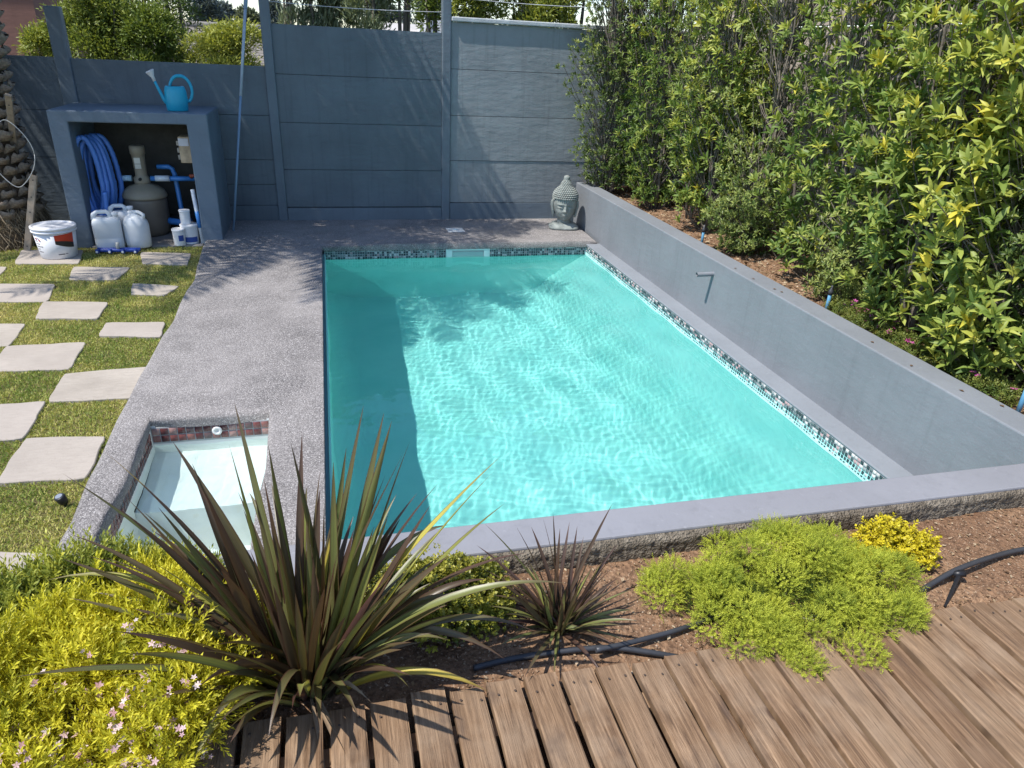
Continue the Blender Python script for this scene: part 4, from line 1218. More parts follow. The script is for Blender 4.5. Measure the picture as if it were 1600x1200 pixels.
def hedge_shrub(label, base, h, rx, ry, mat, metas, L, n, seed, nsep, nstem=4, tone=(0.25, .65), ybias=0.0, gaps=.06, zlow=.12, group='shrubs of the hedge', nl=(6, 10), openl=.75, ltone=.25):
    rng = np.random.default_rng(seed)
    o = thing('hedge_shrub', label, 'shrub', base, 0, group)
    tk = MB(); st_ = stems(tk, (0, 0, 0), nstem, h*.92, min(rx, ry)*.55, .021, rng, .10)
    tk.build('trunk', M['bark'], o)
    # clusters: on limbs spread through an irregular column
    m = n*4
    z = rng.uniform(zlow, 1.0, m); a = rng.uniform(0, 2*pi, m); rr = np.sqrt(rng.uniform(.12, 1, m))
    prof = np.interp(z, [0, .12, .3, .6, .85, 1], [.55, .8, .95, 1.0, .95, .7])
    lob = 1+.28*np.sin(3*a+seed)*np.sin(5*z*pi+seed*1.7)+.15*np.sin(7*a-seed)
    x = rr*rx*prof*lob*np.cos(a); y = rr*ry*prof*lob*np.sin(a)
    g_ = fbm(y*4.2+x*2, z*h*2.3, 1.5, seed+3)
    keep = g_ > -gaps+rng.normal(0, .14, m)
    x, y, z = x[keep][:n], y[keep][:n], z[keep][:n]
    C = np.stack([x, y, z*h], 1)
    A = np.stack([x/rx*.8-.35, y/ry*.8-.1, np.full(len(x), .75)], 1)+rng.normal(0, .3, (len(x), 3))
    # twigs to the clusters
    tw = MB()
    for i in range(0, len(C), 5):
        c = C[i]; s = st_[i % len(st_)]; q = np.array(s[min(len(s)-1, int(max(0, z[i]*.85)*(len(s)-1)))])
        mid = (c+q)/2+np.array([0, 0, -.04]); tw.tube([tuple(q), tuple(mid), tuple(c)], [.005, .004, .0025], 4, cap=False)
    tw.build('twigs', M['bark'], o, 'stuff')
    P, D, N, S, K = rosettes(C, A, nl, L, rng, open_=openl)
    ctone = np.clip(tone[0]+(tone[1]-tone[0])*(.5*z+.5*rng.uniform(size=len(C)))+rng.normal(0, .10, len(C))+.22*(rng.uniform(size=len(C)) < .14), 0, 1)
    R = np.clip(ctone[K]+rng.normal(0, .08, len(K)), 0, .999)
    Mx = frames(D, N+rng.normal(0, .25, N.shape))
    wp = P+np.array(base)
    depth = (wp-CAM)@FW
    px = 800+FPX*((wp-CAM)@RT)/depth; py = 600-FPX*((wp-CAM)@UP)/depth
    vis = (px > -40) & (px < 1640) & (py > -40) & (py < 1240)
    score = np.where(vis, S/depth*(1+.5*(-D@FW)), 0)
    # outer leaves, on the side that shows
    side = (P[:, 0]*-FW[0]+P[:, 1]*-FW[1])/max(rx, ry)
    order = np.argsort(-(score*(1+.8*np.clip(side, -1, 1))))
    ns = min(nsep, int(vis.sum()))
    one = order[:ns]; rest = order[ns:]
    put_leaves('leaf', metas, o, P[one], Mx[one], S[one], R[one])
    h1, h2 = rest[::2], rest[1::2]
    link('foliage', scatter('foliage', LEAF_V, LEAF_F, P[h1], Mx[h1], S[h1], R[h1]), mat, o, 'stuff')
    link('foliage', scatter('foliage', LEAF_N, LEAF_F, P[h2], Mx[h2], S[h2], R[h2]), mat, o, 'stuff')
    return o
M['laurel'] = leaf_mat('laurel_leaf', [(0, (.03, .065, .016)), (.3, (.09, .155, .032)), (.55, (.20, .265, .055)), (.8, (.40, .42, .085)), (1, (.58, .50, .06))], .25, .48, .3)
M['pitto'] = leaf_mat('small_leaf', [(0, (.035, .065, .018)), (.35, (.105, .155, .04)), (.65, (.24, .29, .08)), (1, (.44, .46, .13))], .25, .42, .4)
L_laurel = leaf_single('leaf', LEAF_V, LEAF_F, M['laurel']); L_pitto = leaf_single('leaf', LEAF_V*[1.25, 1, 1], LEAF_F, M['pitto'])
hb = lambda x, y: float(hbed_z(np.array(x), np.array(y)))
HS = [  # label, x, y, h, rx, ry, kind, L, n, nsep
 ('small leaved hedge shrub at the far corner against the grey fence', 4.06, -.40, 2.9, .46, .32, 'p', .062, 1000, 130, (.2, .6)),
 ('dark dense hedge shrub just right of the far corner one', 4.45, -.75, 2.8, .42, .40, 'l', .085, 520, 100, (.15, .45)),
 ('hedge shrub with narrow bright leaves, third from the far fence', 4.33, -1.30, 2.6, .38, .36, 'l', .085, 470, 120, (.3, .6)),
 ('slim green hedge shrub above the far blue riser', 4.42, -1.95, 2.5, .36, .36, 'p', .065, 430, 120, (.25, .65)),
 ('tall hedge shrub with a yellow green crown over the spout', 4.38, -2.45, 2.7, .42, .40, 'l', .105, 360, 150, (.35, .8)),
 ('airy small leaved hedge shrub with grey bare stems showing', 4.50, -3.05, 2.7, .40, .40, 'p', .062, 470, 130, (.35, .8)),
 ('open hedge shrub with few leaves and the wall showing through', 4.60, -3.55, 2.7, .40, .36, 'l', .105, 200, 120, (.25, .6)),
 ('short round small leaved shrub with a pale foot, before the open one', 4.30, -3.25, 1.0, .30, .30, 'p', .052, 330, 110, (.35, .75)),
 ('hedge shrub behind the middle blue riser with dark inner leaves', 4.48, -4.15, 2.7, .42, .40, 'l', .115, 290, 150, (.3, .7)),
 ('low yellowish small leaved shrub right of the middle blue riser', 4.36, -4.62, 1.15, .28, .30, 'p', .05, 360, 120, (.5, .9)),
 ('tall laurel with drooping pale leaves above the yellowish low shrub', 4.55, -4.75, 2.7, .44, .42, 'l', .125, 300, 170, (.3, .75)),
 ('laurel with yellow shoots hanging over the pink flowers', 4.36, -5.32, 2.4, .44, .38, 'l', .115, 300, 180, (.35, .8)),
 ('big leaved bright yellow laurel at the right edge of the picture', 4.30, -5.88, 2.5, .46, .42, 'l', .14, 300, 200, (.4, .88)),
 ('dark green leafy shrub low down below the bright yellow laurel', 4.55, -5.95, 1.3, .40, .42, 'p', .07, 380, 100, (.15, .5)),
 ('nearest laurel of the hedge, cut off by the right edge', 4.42, -6.50, 2.4, .46, .42, 'l', .125, 260, 100, (.35, .8)),
 ('back row laurel filling the hedge top beside the wall', 4.75, -2.0, 2.9, .26, .75, 'l', .10, 300, 60, (.15, .55)),
 ('back row laurel with grey green leaves near the right edge', 4.78, -5.2, 2.9, .26, .85, 'l', .12, 240, 90, (.15, .5)),
]
for i, (lb, x, y, h, rx, ry, kd, L, n, ns, tone) in enumerate(HS):
    mt, ms = (M['laurel'], L_laurel) if kd == 'l' else (M['pitto'], L_pitto)
    x -= .13; rx += .08; n = int(n*1.95)
    hedge_shrub(lb, (x, y, hb(x, y)-.01), h, rx, ry, mt, ms, L*.90, n, 100+i*7, ns, tone=tone, zlow=.02 if h < 1.5 else .045, nstem=2 if h < 1.5 else 3)

# ---- flax: each strap leaf is one part
def flax_mat():
    t = NT('flax_leaf')
    u = t.attr('across'); r = t.attr('rnd'); v = t.attr('along')
    body = t.ramp(r, [(0, (.05, .026, .024)), (.25, (.068, .048, .03)), (.5, (.105, .12, .042)), (.8, (.27, .285, .08)), (1, (.46, .33, .05))])
    st_ = t.noise(t.mapping(t.new('ShaderNodeCombineXYZ').outputs[0], (1, 1, 1)), 4)
    cx = t.new('ShaderNodeCombineXYZ'); t.put(cx.inputs[0], t.math('MULTIPLY', u, 7.0)); t.put(cx.inputs[1], t.math('MULTIPLY', v, 1.2)); t.put(cx.inputs[2], t.math('MULTIPLY', r, 40.0))
    n = t.noise(cx.outputs[0], 1.6, 3, .6)
    body = t.mix(t.ramp(n, [(.42, 0.0), (.6, .6)]), body, t.mix(1.0, body, (1.7, 1.6, 1.2), 'MULTIPLY'))
    edge = t.ramp(t.math('ABSOLUTE', u), [(.72, 0.0), (.92, 1.0)])
    body = t.mix(t.math('MULTIPLY', edge, .8), body, (.075, .030, .022))
    tip = t.ramp(v, [(.72, 0.0), (1, .75)])
    body = t.mix(tip, body, (.085, .04, .03))
    t.fin(body, .38, t.bump(n, .15, .002), .5)
    tr = t.new('ShaderNodeBsdfTranslucent'); t.put(tr.inputs[0], t.mix(1.0, body, (1.5, 1.4, .7), 'MULTIPLY'))
    mx = t.new('ShaderNodeMixShader'); mx.inputs[0].default_value = .22
    t.l.new(t.b.outputs[0], mx.inputs[1]); t.l.new(tr.outputs[0], mx.inputs[2]); t.l.new(mx.outputs[0], t.out.inputs['Surface'])
    return t.m
M['flax'] = flax_mat()
def strap(o, b, c, tip, w, rnd, rng, twist=0.0, nseg=12):
    b, c, tip = (np.array(q, float) for q in (b, c, tip))
    V = []; U = []; W = []
    side0 = None
    tdir = tip-b
    side = np.cross(tdir, UPV+rng.normal(0, .25, 3)); side /= np.linalg.norm(side)+1e-9
    for i in range(nseg+1):
        t = i/nseg
        p = (1-t)**2*b+2*t*(1-t)*c+t*t*tip
        tg = 2*(1-t)*(c-b)+2*t*(tip-c); tg /= np.linalg.norm(tg)+1e-9
        s = side-tg*side.dot(tg); s /= np.linalg.norm(s)+1e-9
        n = np.cross(s, tg)
        if n[2] < 0 and False: n = -n
        tw = twist*t; s2 = s*cos(tw)+n*sin(tw); n2 = n*cos(tw)-s*sin(tw)
        wd = w*np.interp(t, [0, .12, .4, .7, .9, 1], [.45, .8, 1.0, .72, .28, .015])
        fold = np.interp(t, [0, .25, 1], [.9, .45, .35])*wd
        for u_ in (-1, -.55, 0, .55, 1):
            V.append(p+s2*(u_*wd)+n2*(fold*(abs(u_)-.3))); U.append(u_); W.append(t)
    F = []
    for i in range(nseg):
        for k in range(4): F.append((i*5+k, i*5+k+1, (i+1)*5+k+1, (i+1)*5+k))
    me = np_mesh('leaf', np.array(V), np.array(F), {'rnd': np.full(len(V), rnd), 'across': np.array(U), 'along': np.array(W)}, smooth=True)
    return link('leaf', me, M['flax'], o)
rf = np.random.default_rng(17)
FB = np.array([.43, -7.40, float(bed_z(.43, -7.4))])
flax = thing('flax_plant', 'large bronze green flax with long strap leaves in the foreground', 'flax plant', tuple(FB))
TIPS = [  # pixel of the tip, Y of the tip, tone, half width
 (366, 628, -7.15, .45, .013), (358, 695, -7.3, .6, .014), (454, 690, -7.25, .3, .012), (472, 676, -7.2, .2, .012), (427, 775, -7.3, .35, .013), (500, 735, -7.25, .3, .012),
 (521, 722, -7.35, .45, .014), (568, 634, -7.3, .3, .012), (541, 700, -7.2, .62, .012), (600, 645, -7.3, .45, .015), (612, 658, -7.35, .6, .014), (632, 705, -7.4, .3, .013), (640, 690, -7.3, .4, .012),
 (652, 770, -7.3, .15, .013), (683, 757, -7.35, .1, .012), (672, 790, -7.4, .15, .012), (781, 714, -7.42, .88, .011), (770, 738, -7.45, .9, .012), (788, 787, -7.5, .55, .014), (700, 820, -7.3, .4, .013),
 (160, 703, -7.1, .97, .008), (98, 740, -7.2, .45, .015), (196, 776, -7.25, .12, .016), (212, 748, -7.2, .15, .015), (270, 690, -7.15, .25, .014), (300, 724, -7.2, .35, .013), (304, 745, -7.25, .12, .016), (320, 780, -7.2, .5, .014),
 (76, 906, -7.3, .75, .013), (108, 834, -7.25, .3, .012), (136, 868, -7.3, .2, .013), (128, 890, -7.35, .55, .013), (240, 830, -7.2, .4, .014), (225, 800, -7.3, .6, .013), (390, 770, -7.1, .5, .012), (480, 760, -7.15, .6, .012),
 (822, 864, -7.5, .15, .014), (884, 911, -7.55, .55, .013), (832, 985, -7.5, .35, .012), (788, 1029, -7.52, .25, .012), (762, 1080, -7.55, .92, .014), (720, 930, -7.45, .4, .013), (700, 1000, -7.5, .6, .012), (640, 920, -7.5, .3, .012), (760, 905, -7.4, .3, .013),
 (312, 1072, -7.6, .1, .016), (300, 1196, -7.68, .85, .017), (330, 1010, -7.55, .3, .014), (345, 890, -7.5, .2, .018), (250, 960, -7.4, .5, .013), (330, 1130, -7.62, .5, .015), (360, 1160, -7.66, .3, .014), (420, 1150, -7.7, .35, .014), (640, 1075, -7.58, .75, .012), (560, 1120, -7.62, .3, .012), (500, 1140, -7.66, .45, .012)]
for (px_, py_, Yt, tone, w) in TIPS:
    tip = gy(px_, py_, Yt)-FB
    ang = rf.uniform(0, 2*pi); b = np.array([.055*cos(ang)+.03*np.sign(tip[0]), .05*sin(ang), -.01])
    L = np.linalg.norm(tip-b); hz = np.linalg.norm((tip-b)[:2])
    c = b+(tip-b)*.5+np.array([0, 0, 1])*(.10+.30*hz)*rf.uniform(.6, 1.1)*(.5 if tip[2] > .5 else 1.0)
    if tip[2] < .1: c[2] = max(c[2], .16)
    strap(flax, b, c, tip, w*1.08, np.clip(tone+rf.normal(0, .06), 0, 1), rf, rf.normal(0, .5))
for k in range(105):
    az = rf.uniform(0, 2*pi); el = rf.uniform(.6, 1.5); L = rf.uniform(.38, .74)
    d = np.array([cos(az)*cos(el), sin(az)*cos(el)*.8, sin(el)])
    b = np.array([.07*cos(az)*rf.uniform(.2, 1), .06*sin(az)*rf.uniform(.2, 1), -.01])
    tip = b+d*L; tip[2] = max(.02, tip[2]-.12*L*cos(el)); c = b+d*L*.5+np.array([0, 0, .10*cos(el)])
    strap(flax, b, c, tip, rf.uniform(.010, .016), np.clip(rf.normal(.38, .2), 0, .9), rf, rf.normal(0, .5))
M['dead'] = simple('dead_flax', (.20, .145, .095), .85, .15, .35, 20)
for k in range(22):
    az = rf.uniform(0, 2*pi); L = rf.uniform(.18, .42); d = np.array([cos(az), sin(az), 0]); b = d*.05+[0, 0, .03]
    tip = d*L+[0, 0, .015]; c = d*L*.5+[0, 0, rf.uniform(.05, .13)]
    q = strap(flax, b, c, tip, rf.uniform(.005, .010), .1, rf, rf.normal(0, 1.2)); q.data.materials.clear(); q.data.materials.append(M['dead']); q['label'] = 'dry brown leaf'
SB = np.array([1.165, -7.325, float(bed_z(1.165, -7.325))])
sflax = thing('flax_plant', 'small dark bronze flax with spiky leaves in bare soil by the wall', 'flax plant', tuple(SB))
for (px_, py_, Yt, tone, w) in [(957, 787, -7.22, .2, .006), (757, 818, -7.2, .5, .009), (848, 808, -7.25, .12, .007), (864, 800, -7.2, .2, .006), (830, 823, -7.2, .1, .007), (875, 825, -7.22, .15, .006), (902, 822, -7.2, .1, .006), (890, 815, -7.15, .1, .006), (912, 838, -7.2, .2, .006), (932, 832, -7.2, .1, .005), (745, 852, -7.2, .1, .007), (748, 886, -7.22, .2, .008), (806, 822, -7.18, .25, .006), (958, 868, -7.3, .1, .006), (965, 850, -7.28, .1, .006), (965, 920, -7.38, .3, .008), (960, 885, -7.3, .2, .006), (770, 930, -7.3, .35, .009), (760, 900, -7.28, .25, .009), (935, 1000, -7.42, .5, .009), (790, 960, -7.36, .4, .008)]:
    tip = gy(px_, py_, Yt)-SB; ang = rf.uniform(0, 6.28); b = np.array([.025*cos(ang), .02*sin(ang), -.005])
    c = b+(tip-b)*.5+np.array([0, 0, .05])
    strap(sflax, b, c, tip, w, tone, rf, rf.normal(0, .3), 9)
for k in range(75):
    az = rf.uniform(0, 2*pi); el = rf.uniform(.2, 1.4); L = rf.uniform(.12, .27)
    d = np.array([cos(az)*cos(el), sin(az)*cos(el), sin(el)]); b = np.array([.035*cos(az)*rf.uniform(.2, 1), .03*sin(az)*rf.uniform(.2, 1), -.005])
    tip = b+d*L; tip[2] = max(.01, tip[2]-.08*L*cos(el)); c = b+d*L*.5+np.array([0, 0, .04*cos(el)])
    strap(sflax, b, c, tip, rf.uniform(.005, .0085), np.clip(rf.normal(.32, .18), 0, .8), rf, rf.normal(0, .3), 8)

# ---- mounded shrubs of small leaves
def mound_points(n, blobs, rng, shell=.55, stray=.08):
    """points in a union of ellipsoids, biased to the outer shell; returns points, outward axes"""
    vol = np.array([b[3]*b[4]*b[5] for b in blobs])**.67; k = rng.choice(len(blobs), n, p=vol/vol.sum())
    B = np.array(blobs)[k]
    u = rng.normal(size=(n, 3)); u /= np.linalg.norm(u, axis=1, keepdims=True); u[:, 2] = np.where(u[:, 2] < -.25, -u[:, 2], u[:, 2])
    r = rng.uniform(shell, 1, n)**.6
    r = np.where(rng.uniform(size=n) < stray, r*rng.uniform(1.02, 1.18+stray*1.5, n), r)
    P = B[:, :3]+u*r[:, None]*B[:, 3:6]
    return P, u, r
def shoot_template(nleaf, L, w, lean, rng, stem=.002):
    """a twig with narrow leaves along it, y is the twig axis"""
    V = [(-stem, 0, 0), (stem, 0, 0), (0, 1, 0)]; F = [(0, 1, 2)]
    for k in range(nleaf):
        t = (k+.6)/nleaf; a = 2.4*k
        d = np.array([cos(a)*sin(lean), cos(lean), sin(a)*sin(lean)]); s = np.cross(d, [cos(a+1.57), 0, sin(a+1.57)]); s = np.array([-sin(a), 0, cos(a)])
        b = np.array([0, t*.92, 0]); l = L*(1-.35*t)
        q = len(V); V += [tuple(b), tuple(b+d*l*.5+s*w), tuple(b+d*l), tuple(b+d*l*.5-s*w)]; F += [(q, q+1, q+2), (q, q+2, q+3)]
    return np.array(V), F
def small_shrub(name, label, cat, base, blobs, n, template, scl, mat, seed, tone, group=None, up=.5, part='foliage', woody=True, shell=.55):
    rng = np.random.default_rng(seed)
    o = thing(name, label, cat, base, 0, group)
    P, u, r = mound_points(n, blobs, rng, shell, .16)
    ok = P[:, 2] > -.02; P, u, r = P[ok], u[ok], r[ok]
    D = u*(1-up)+UPV*up+rng.normal(0, .35, u.shape)
    R = np.clip(tone[0]+(tone[1]-tone[0])*(np.clip((r-shell)/(1-shell), 0, 1)*.38+.24*rng.uniform(size=len(P))+.38*np.clip(.5+.75*fbm(P[:, 0]*9, P[:, 1]*9+P[:, 2]*9, 2.6, seed), 0, 1)), 0, 1)  # inner sprigs darker: clump shading put into the tone, besides random variation
    s = rng.uniform(scl[0], scl[1], len(P))
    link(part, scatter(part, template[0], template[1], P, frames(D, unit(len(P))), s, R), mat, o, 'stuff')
    if woody:
        mb = MB()
        for k in range(26):
            i = int(rng.integers(len(P))); p = P[i]*.85; b_ = blobs[int(rng.integers(len(blobs)))]
            root = np.array([b_[0]*.6+rng.normal(0, .02), b_[1]*.6+rng.normal(0, .02), -.01])
            mid = (root+p)/2+np.array([0, 0, -.02]); mb.tube([tuple(root), tuple(mid), tuple(p)], [.006, .004, .002], 5, cap=False)
        mb.build('branches', M['bark'], o)
    return o, P, u, r, rng
rt = np.random.default_rng(2)
M['juniper'] = leaf_mat('juniper_sprays', [(0, (.035, .06, .012)), (.35, (.17, .23, .035)), (.65, (.42, .46, .055)), (1, (.64, .64, .09))], .28, .6, .2)
jb = np.array([1.93, -7.33, .45])
J0 = [(-.29, .05, .02, .15, .13, .13), (-.10, .12, .04, .20, .14, .15), (.16, .10, .04, .22, .13, .15), (.36, .0, .02, .14, .13, .12), (-.18, -.05, .04, .18, .16, .16), (.06, -.06, .05, .22, .18, .17), (.26, -.10, .03, .17, .14, .14), (-.08, -.20, .02, .12, .10, .11), (.10, -.22, .02, .13, .10, .11)]
J = [(b[0]*.86-.02, b[1]*.86-.02, b[2]-.03, b[3]*.62, b[4]*.62, b[5]*.6) for b in J0]
rj = np.random.default_rng(77)
J0 = [tuple(np.array(b)*[.86, .86, .9, .84, .84, .80]+[-.02, -.02, 0, 0, 0, 0]) for b in J0]
for q in range(66):
    b = J0[q % len(J0)]; v = rj.normal(size=3); v[2] = abs(v[2])*1.0-.2; v /= np.linalg.norm(v)
    s_ = rj.uniform(.04, .066); k_ = rj.uniform(.92, 1.2)
    J.append((b[0]+v[0]*b[3]*k_, b[1]+v[1]*b[4]*k_, max(.03, b[2]+v[2]*b[5]*k_), s_*rj.uniform(.9, 1.25), s_*rj.uniform(.9, 1.25), s_*rj.uniform(.7, 1.0)))
TJ = shoot_template(13, .36, .035, .75, rt, .02)
jo_, P, u, r, rng = small_shrub('juniper_shrub', 'spreading lime green juniper spilling over the deck edge', 'shrub', tuple(jb), J[9:], 17000, TJ, (.015, .033), M['juniper'], 61, (.12, 1.0), up=.25, shell=.7)
P, u, r = mound_points(9000, J[:9], rng, .6); R = .14*rng.uniform(size=len(P)); D = u+rng.normal(0, .4, u.shape)  # near-black green core paints the shade in the gaps between clumps
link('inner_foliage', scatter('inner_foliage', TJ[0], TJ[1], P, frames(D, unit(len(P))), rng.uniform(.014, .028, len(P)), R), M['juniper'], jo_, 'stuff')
M['euonymus'] = leaf_mat('variegated_leaf', [(0, (.03, .05, .012)), (.4, (.08, .11, .02)), (.6, (.25, .25, .03)), (1, (.56, .48, .08))], .22, .4, .4)
TE = shoot_template(8, .55, .16, .9, rt, .02)
small_shrub('golden_euonymus', 'round variegated yellow and green shrub between the two flax plants', 'shrub', (.82, -7.205, .45), [(0, 0, .07, .15, .10, .13), (.10, .0, .06, .11, .09, .11), (-.10, .02, .07, .11, .09, .12), (.02, -.06, .05, .13, .08, .10), (.14, -.04, .04, .08, .07, .08)], 3600, TE, (.018, .032), M['euonymus'], 62, (.05, .9))
M['gold'] = leaf_mat('golden_leaf', [(0, (.07, .07, .015)), (.3, (.28, .24, .02)), (.65, (.55, .46, .02)), (1, (.75, .62, .05))], .25, .45, .35)
small_shrub('golden_shrub', 'small bright yellow shrub in bare soil behind the juniper', 'shrub', (2.435, -7.235, .45), [(-.06, .02, .05, .07, .06, .09), (.0, .03, .07, .05, .05, .07), (.04, .0, .05, .07, .06, .07), (.10, -.02, .05, .045, .045, .05), (.0, -.04, .03, .07, .05, .05), (-.10, -.01, .03, .04, .04, .05), (.07, -.05, .03, .04, .04, .04)], 1000, TE, (.018, .034), M['gold'], 63, (.1, 1.0))
# golden diosma with pink flowers filling the left foreground
M['diosma'] = leaf_mat('diosma_needles', [(0, (.07, .085, .015)), (.3, (.28, .285, .025)), (.6, (.56, .52, .035)), (1, (.78, .69, .08))], .28, .5, .3)
db = (-.02, -7.33, .45)
D_ = [(-.03, -.02, .12, .20, .16, .15), (.12, -.02, .12, .16, .14, .13), (.18, .06, .10, .14, .10, .12), (.0, .12, .10, .2, .10, .12), (-.18, .06, .10, .16, .14, .12), (-.24, -.08, .10, .16, .14, .13), (-.08, -.16, .11, .2, .13, .12), (.10, -.15, .11, .15, .12, .12), (.18, -.10, .09, .10, .10, .10), (-.1, -.28, .08, .2, .10, .10), (.12, -.26, .08, .12, .10, .08), (-.3, -.22, .08, .14, .12, .1)]
TD = shoot_template(16, .30, .030, .6, rt, .012)
DC = [(b[0], b[1], b[2]-.02, b[3]*.8, b[4]*.8, b[5]*.8) for b in D_]
for q in range(70):
    b = D_[q % len(D_)]; v = rj.normal(size=3); v[2] = abs(v[2])*1.1-.1; v /= np.linalg.norm(v)
    s_ = rj.uniform(.04, .075); k_ = rj.uniform(.85, 1.1)
    DC.append((b[0]+v[0]*b[3]*k_, b[1]+v[1]*b[4]*k_, max(.03, b[2]+v[2]*b[5]*k_), s_, s_, s_*1.1))
dio, P_, u_, r_, rng_ = small_shrub('golden_diosma', 'golden needle leaved shrub with tiny pink flowers filling the left foreground', 'shrub', db, DC, 6800, TD, (.045, .095), M['diosma'], 64, (.0, 1.0), up=.4, shell=.45)
D2 = [(-.30, .13, .10, .14, .10, .12), (-.16, .18, .13, .14, .08, .12), (-.42, .06, .08, .13, .12, .12), (-.46, .16, .10, .10, .09, .12), (-.03, .20, .10, .12, .07, .12), (.10, .20, .08, .10, .06, .10)]
M['diosma2'] = leaf_mat('twiggy_needles', [(0, (.05, .08, .018)), (.4, (.19, .235, .045)), (.7, (.45, .44, .06)), (1, (.72, .62, .07))], .25, .5, .3)
small_shrub('twiggy_shrub', 'darker green twiggy shrub behind the golden one, left of the splash pool', 'shrub', (-.02, -7.25, .45), D2, 3000, TD, (.05, .10), M['diosma2'], 65, (.0, .85), up=.6)
# flowers of the diosma
def flower_template():
    V = [(0, 0, .0)]; F = []
    for k in range(5):
        a = 2*pi*k/5; b = .5
        q = len(V); V += [(.55*cos(a-b), .55*sin(a-b), .18), (1*cos(a), 1*sin(a), .25), (.55*cos(a+b), .55*sin(a+b), .18)]; F += [(0, q, q+1), (0, q+1, q+2)]
    return np.array(V), F
M['pink'] = leaf_mat('pink_petals', [(0, (.50, .26, .30)), (.6, (.66, .45, .48)), (1, (.78, .66, .66))], .3, .6, .2)
FV, FF = flower_template()
sel = np.where((r_ > .80) & (u_[:, 2] > .05) & (fbm(P_[:, 0]*6, P_[:, 1]*6, 2.2, 5)-2.6*P_[:, 1] > .55+rng_.normal(0, .25, len(P_))))[0]
sel = sel[:190]
C_ = np.repeat(P_[sel], 3, axis=0)+rng_.normal(0, .008, (len(sel)*3, 3))+u_[sel].repeat(3, axis=0)*.045
nf = len(C_)
Df = np.cross(u_[sel].repeat(3, axis=0)*[1, 1, .5]+[0, -.4, .7]+rng_.normal(0, .4, (nf, 3)), unit(nf))
Nf = u_[sel].repeat(3, axis=0)*.6+np.array([-.1, -.5, .8])+rng_.normal(0, .35, (nf, 3))
link('flowers', scatter('flowers', FV, FF, C_, frames(Df, Nf), RNG.uniform(.006, .011, nf), RNG.uniform(size=nf)), M['pink'], dio, 'stuff')
# purslane with magenta flowers by the raised wall
M['purslane'] = leaf_mat('purslane_leaf', [(0, (.03, .06, .015)), (.5, (.10, .15, .03)), (1, (.28, .27, .06))], .25, .5, .3)
M['magenta'] = leaf_mat('magenta_petals', [(0, (.42, .05, .26)), (1, (.62, .16, .42))], .3, .5, .2)
TP = shoot_template(9, .5, .07, .9, rt, .02)
for (lb, x, y, bl, n, nfw, seed) in [('low green mat with magenta flowers behind the raised wall', 4.02, -5.12, [(0, .22, .0, .10, .16, .06), (.02, -.05, .01, .12, .2, .07), (.0, -.28, .0, .1, .16, .05)], 1500, 26, 71),
                                     ('sparse flowering mat with few magenta blooms near the right edge', 3.98, -5.82, [(0, .12, 0, .10, .2, .05), (.02, -.12, .01, .10, .16, .06), (.0, -.34, .02, .1, .14, .07)], 1100, 7, 72)]:
    zb_ = hb(x, y)
    o, P, u, r, rng = small_shrub('flowering_mat', lb, 'ground cover', (x, y, zb_), bl, n, TP, (.03, .055), M['purslane'], seed, (.1, 1.0), 'flowering ground cover along the wall', up=.5, woody=False)
    top = np.where((u[:, 2] > .45) & (r > .8))[0][:nfw]
    C = np.repeat(P[top], 2, axis=0)+rng.normal(0, .012, (len(top)*2, 3))+[0, 0, .035]
    link('flowers', scatter('flowers', FV, FF, C, frames(unit(len(C))*[1, 1, .3], UPV+rng.normal(0, .4, C.shape)), rng.uniform(.014, .022, len(C)), rng.uniform(size=len(C))), M['magenta'], o, 'stuff')

# ---- date palm at the left edge: thick trunk of cut leaf bases, crown above the picture
PB = (-2.76, -.55, -.03)
palm = thing('palm_tree', 'thick palm trunk of cut leaf bases at the left edge', 'palm tree', PB)
M['palm_bark'] = simple('palm_fibre', (.10, .07, .045), .95, .1, .35, 12, .8, 40)
M['palm_stub'] = simple('palm_leaf_base', (.27, .21, .155), .85, .15, .45, 7, .5, 40)
HT = 4.15
def lean(z): k = max(0, z-1.2)/3.2; return np.array([.36*k**1.3, -.26*k**1.3])
mb = MB(); mb.tube([(*lean(z), z) for z in (0, .12, .35, .8, 1.2, 1.6, 2.1, 2.6, 3.2, 3.8, HT, HT+.25)], [.50, .46, .36, .33, .325, .32, .315, .31, .31, .30, .30, .18], 28); mb.build('trunk', M['palm_bark'], palm)
sv, sf = [], []
n_ = 7
for j, (yy, w, d) in enumerate([(0, .5, .0), (.15, .56, .10), (.45, .5, .17), (.62, .42, .19), (.66, .30, .15)]):
    for k in range(n_):
        a = pi*k/(n_-1); sv.append((w*cos(a), yy, d*sin(a)*1.0))
for j in range(4):
    for k in range(n_-1): sf.append((j*n_+k, j*n_+k+1, (j+1)*n_+k+1, (j+1)*n_+k))
sf4 = np.array(sf); stub_meshes = []
rp2 = np.random.default_rng(31)
for q in range(5):
    me = np_mesh('leaf_base', np.array(sv)*(1+rp2.normal(0, .06, (len(sv), 3))), sf4); me.materials.append(M['palm_stub']); stub_meshes.append(me)
k = 0
for row in range(38):
    z = .28+row*.105
    for i in range(13):
        a = 2*pi*(i+.5*(row % 2))/13+.1*row
        r = .325+.10*math.exp(-z/.25)
        x, y = np.array([r*cos(a), r*sin(a)])+lean(z)
        if cos(a-radians(-60)) < -.2 and z > .1: continue      # the back of the trunk stays bare fibre
        N = np.array([cos(a), sin(a), .25]); Dv = np.array([cos(a)*.42, sin(a)*.42, 1.0])
        put_leaves('leaf_base', [stub_meshes[int(rp2.integers(5))]], palm, [np.array([x, y, z])-.0], frames(Dv[None]+rp2.normal(0, .06, (1, 3)), N[None]), [np.array([.15, .17, .34])*rp2.uniform(.85, 1.2)], [0])
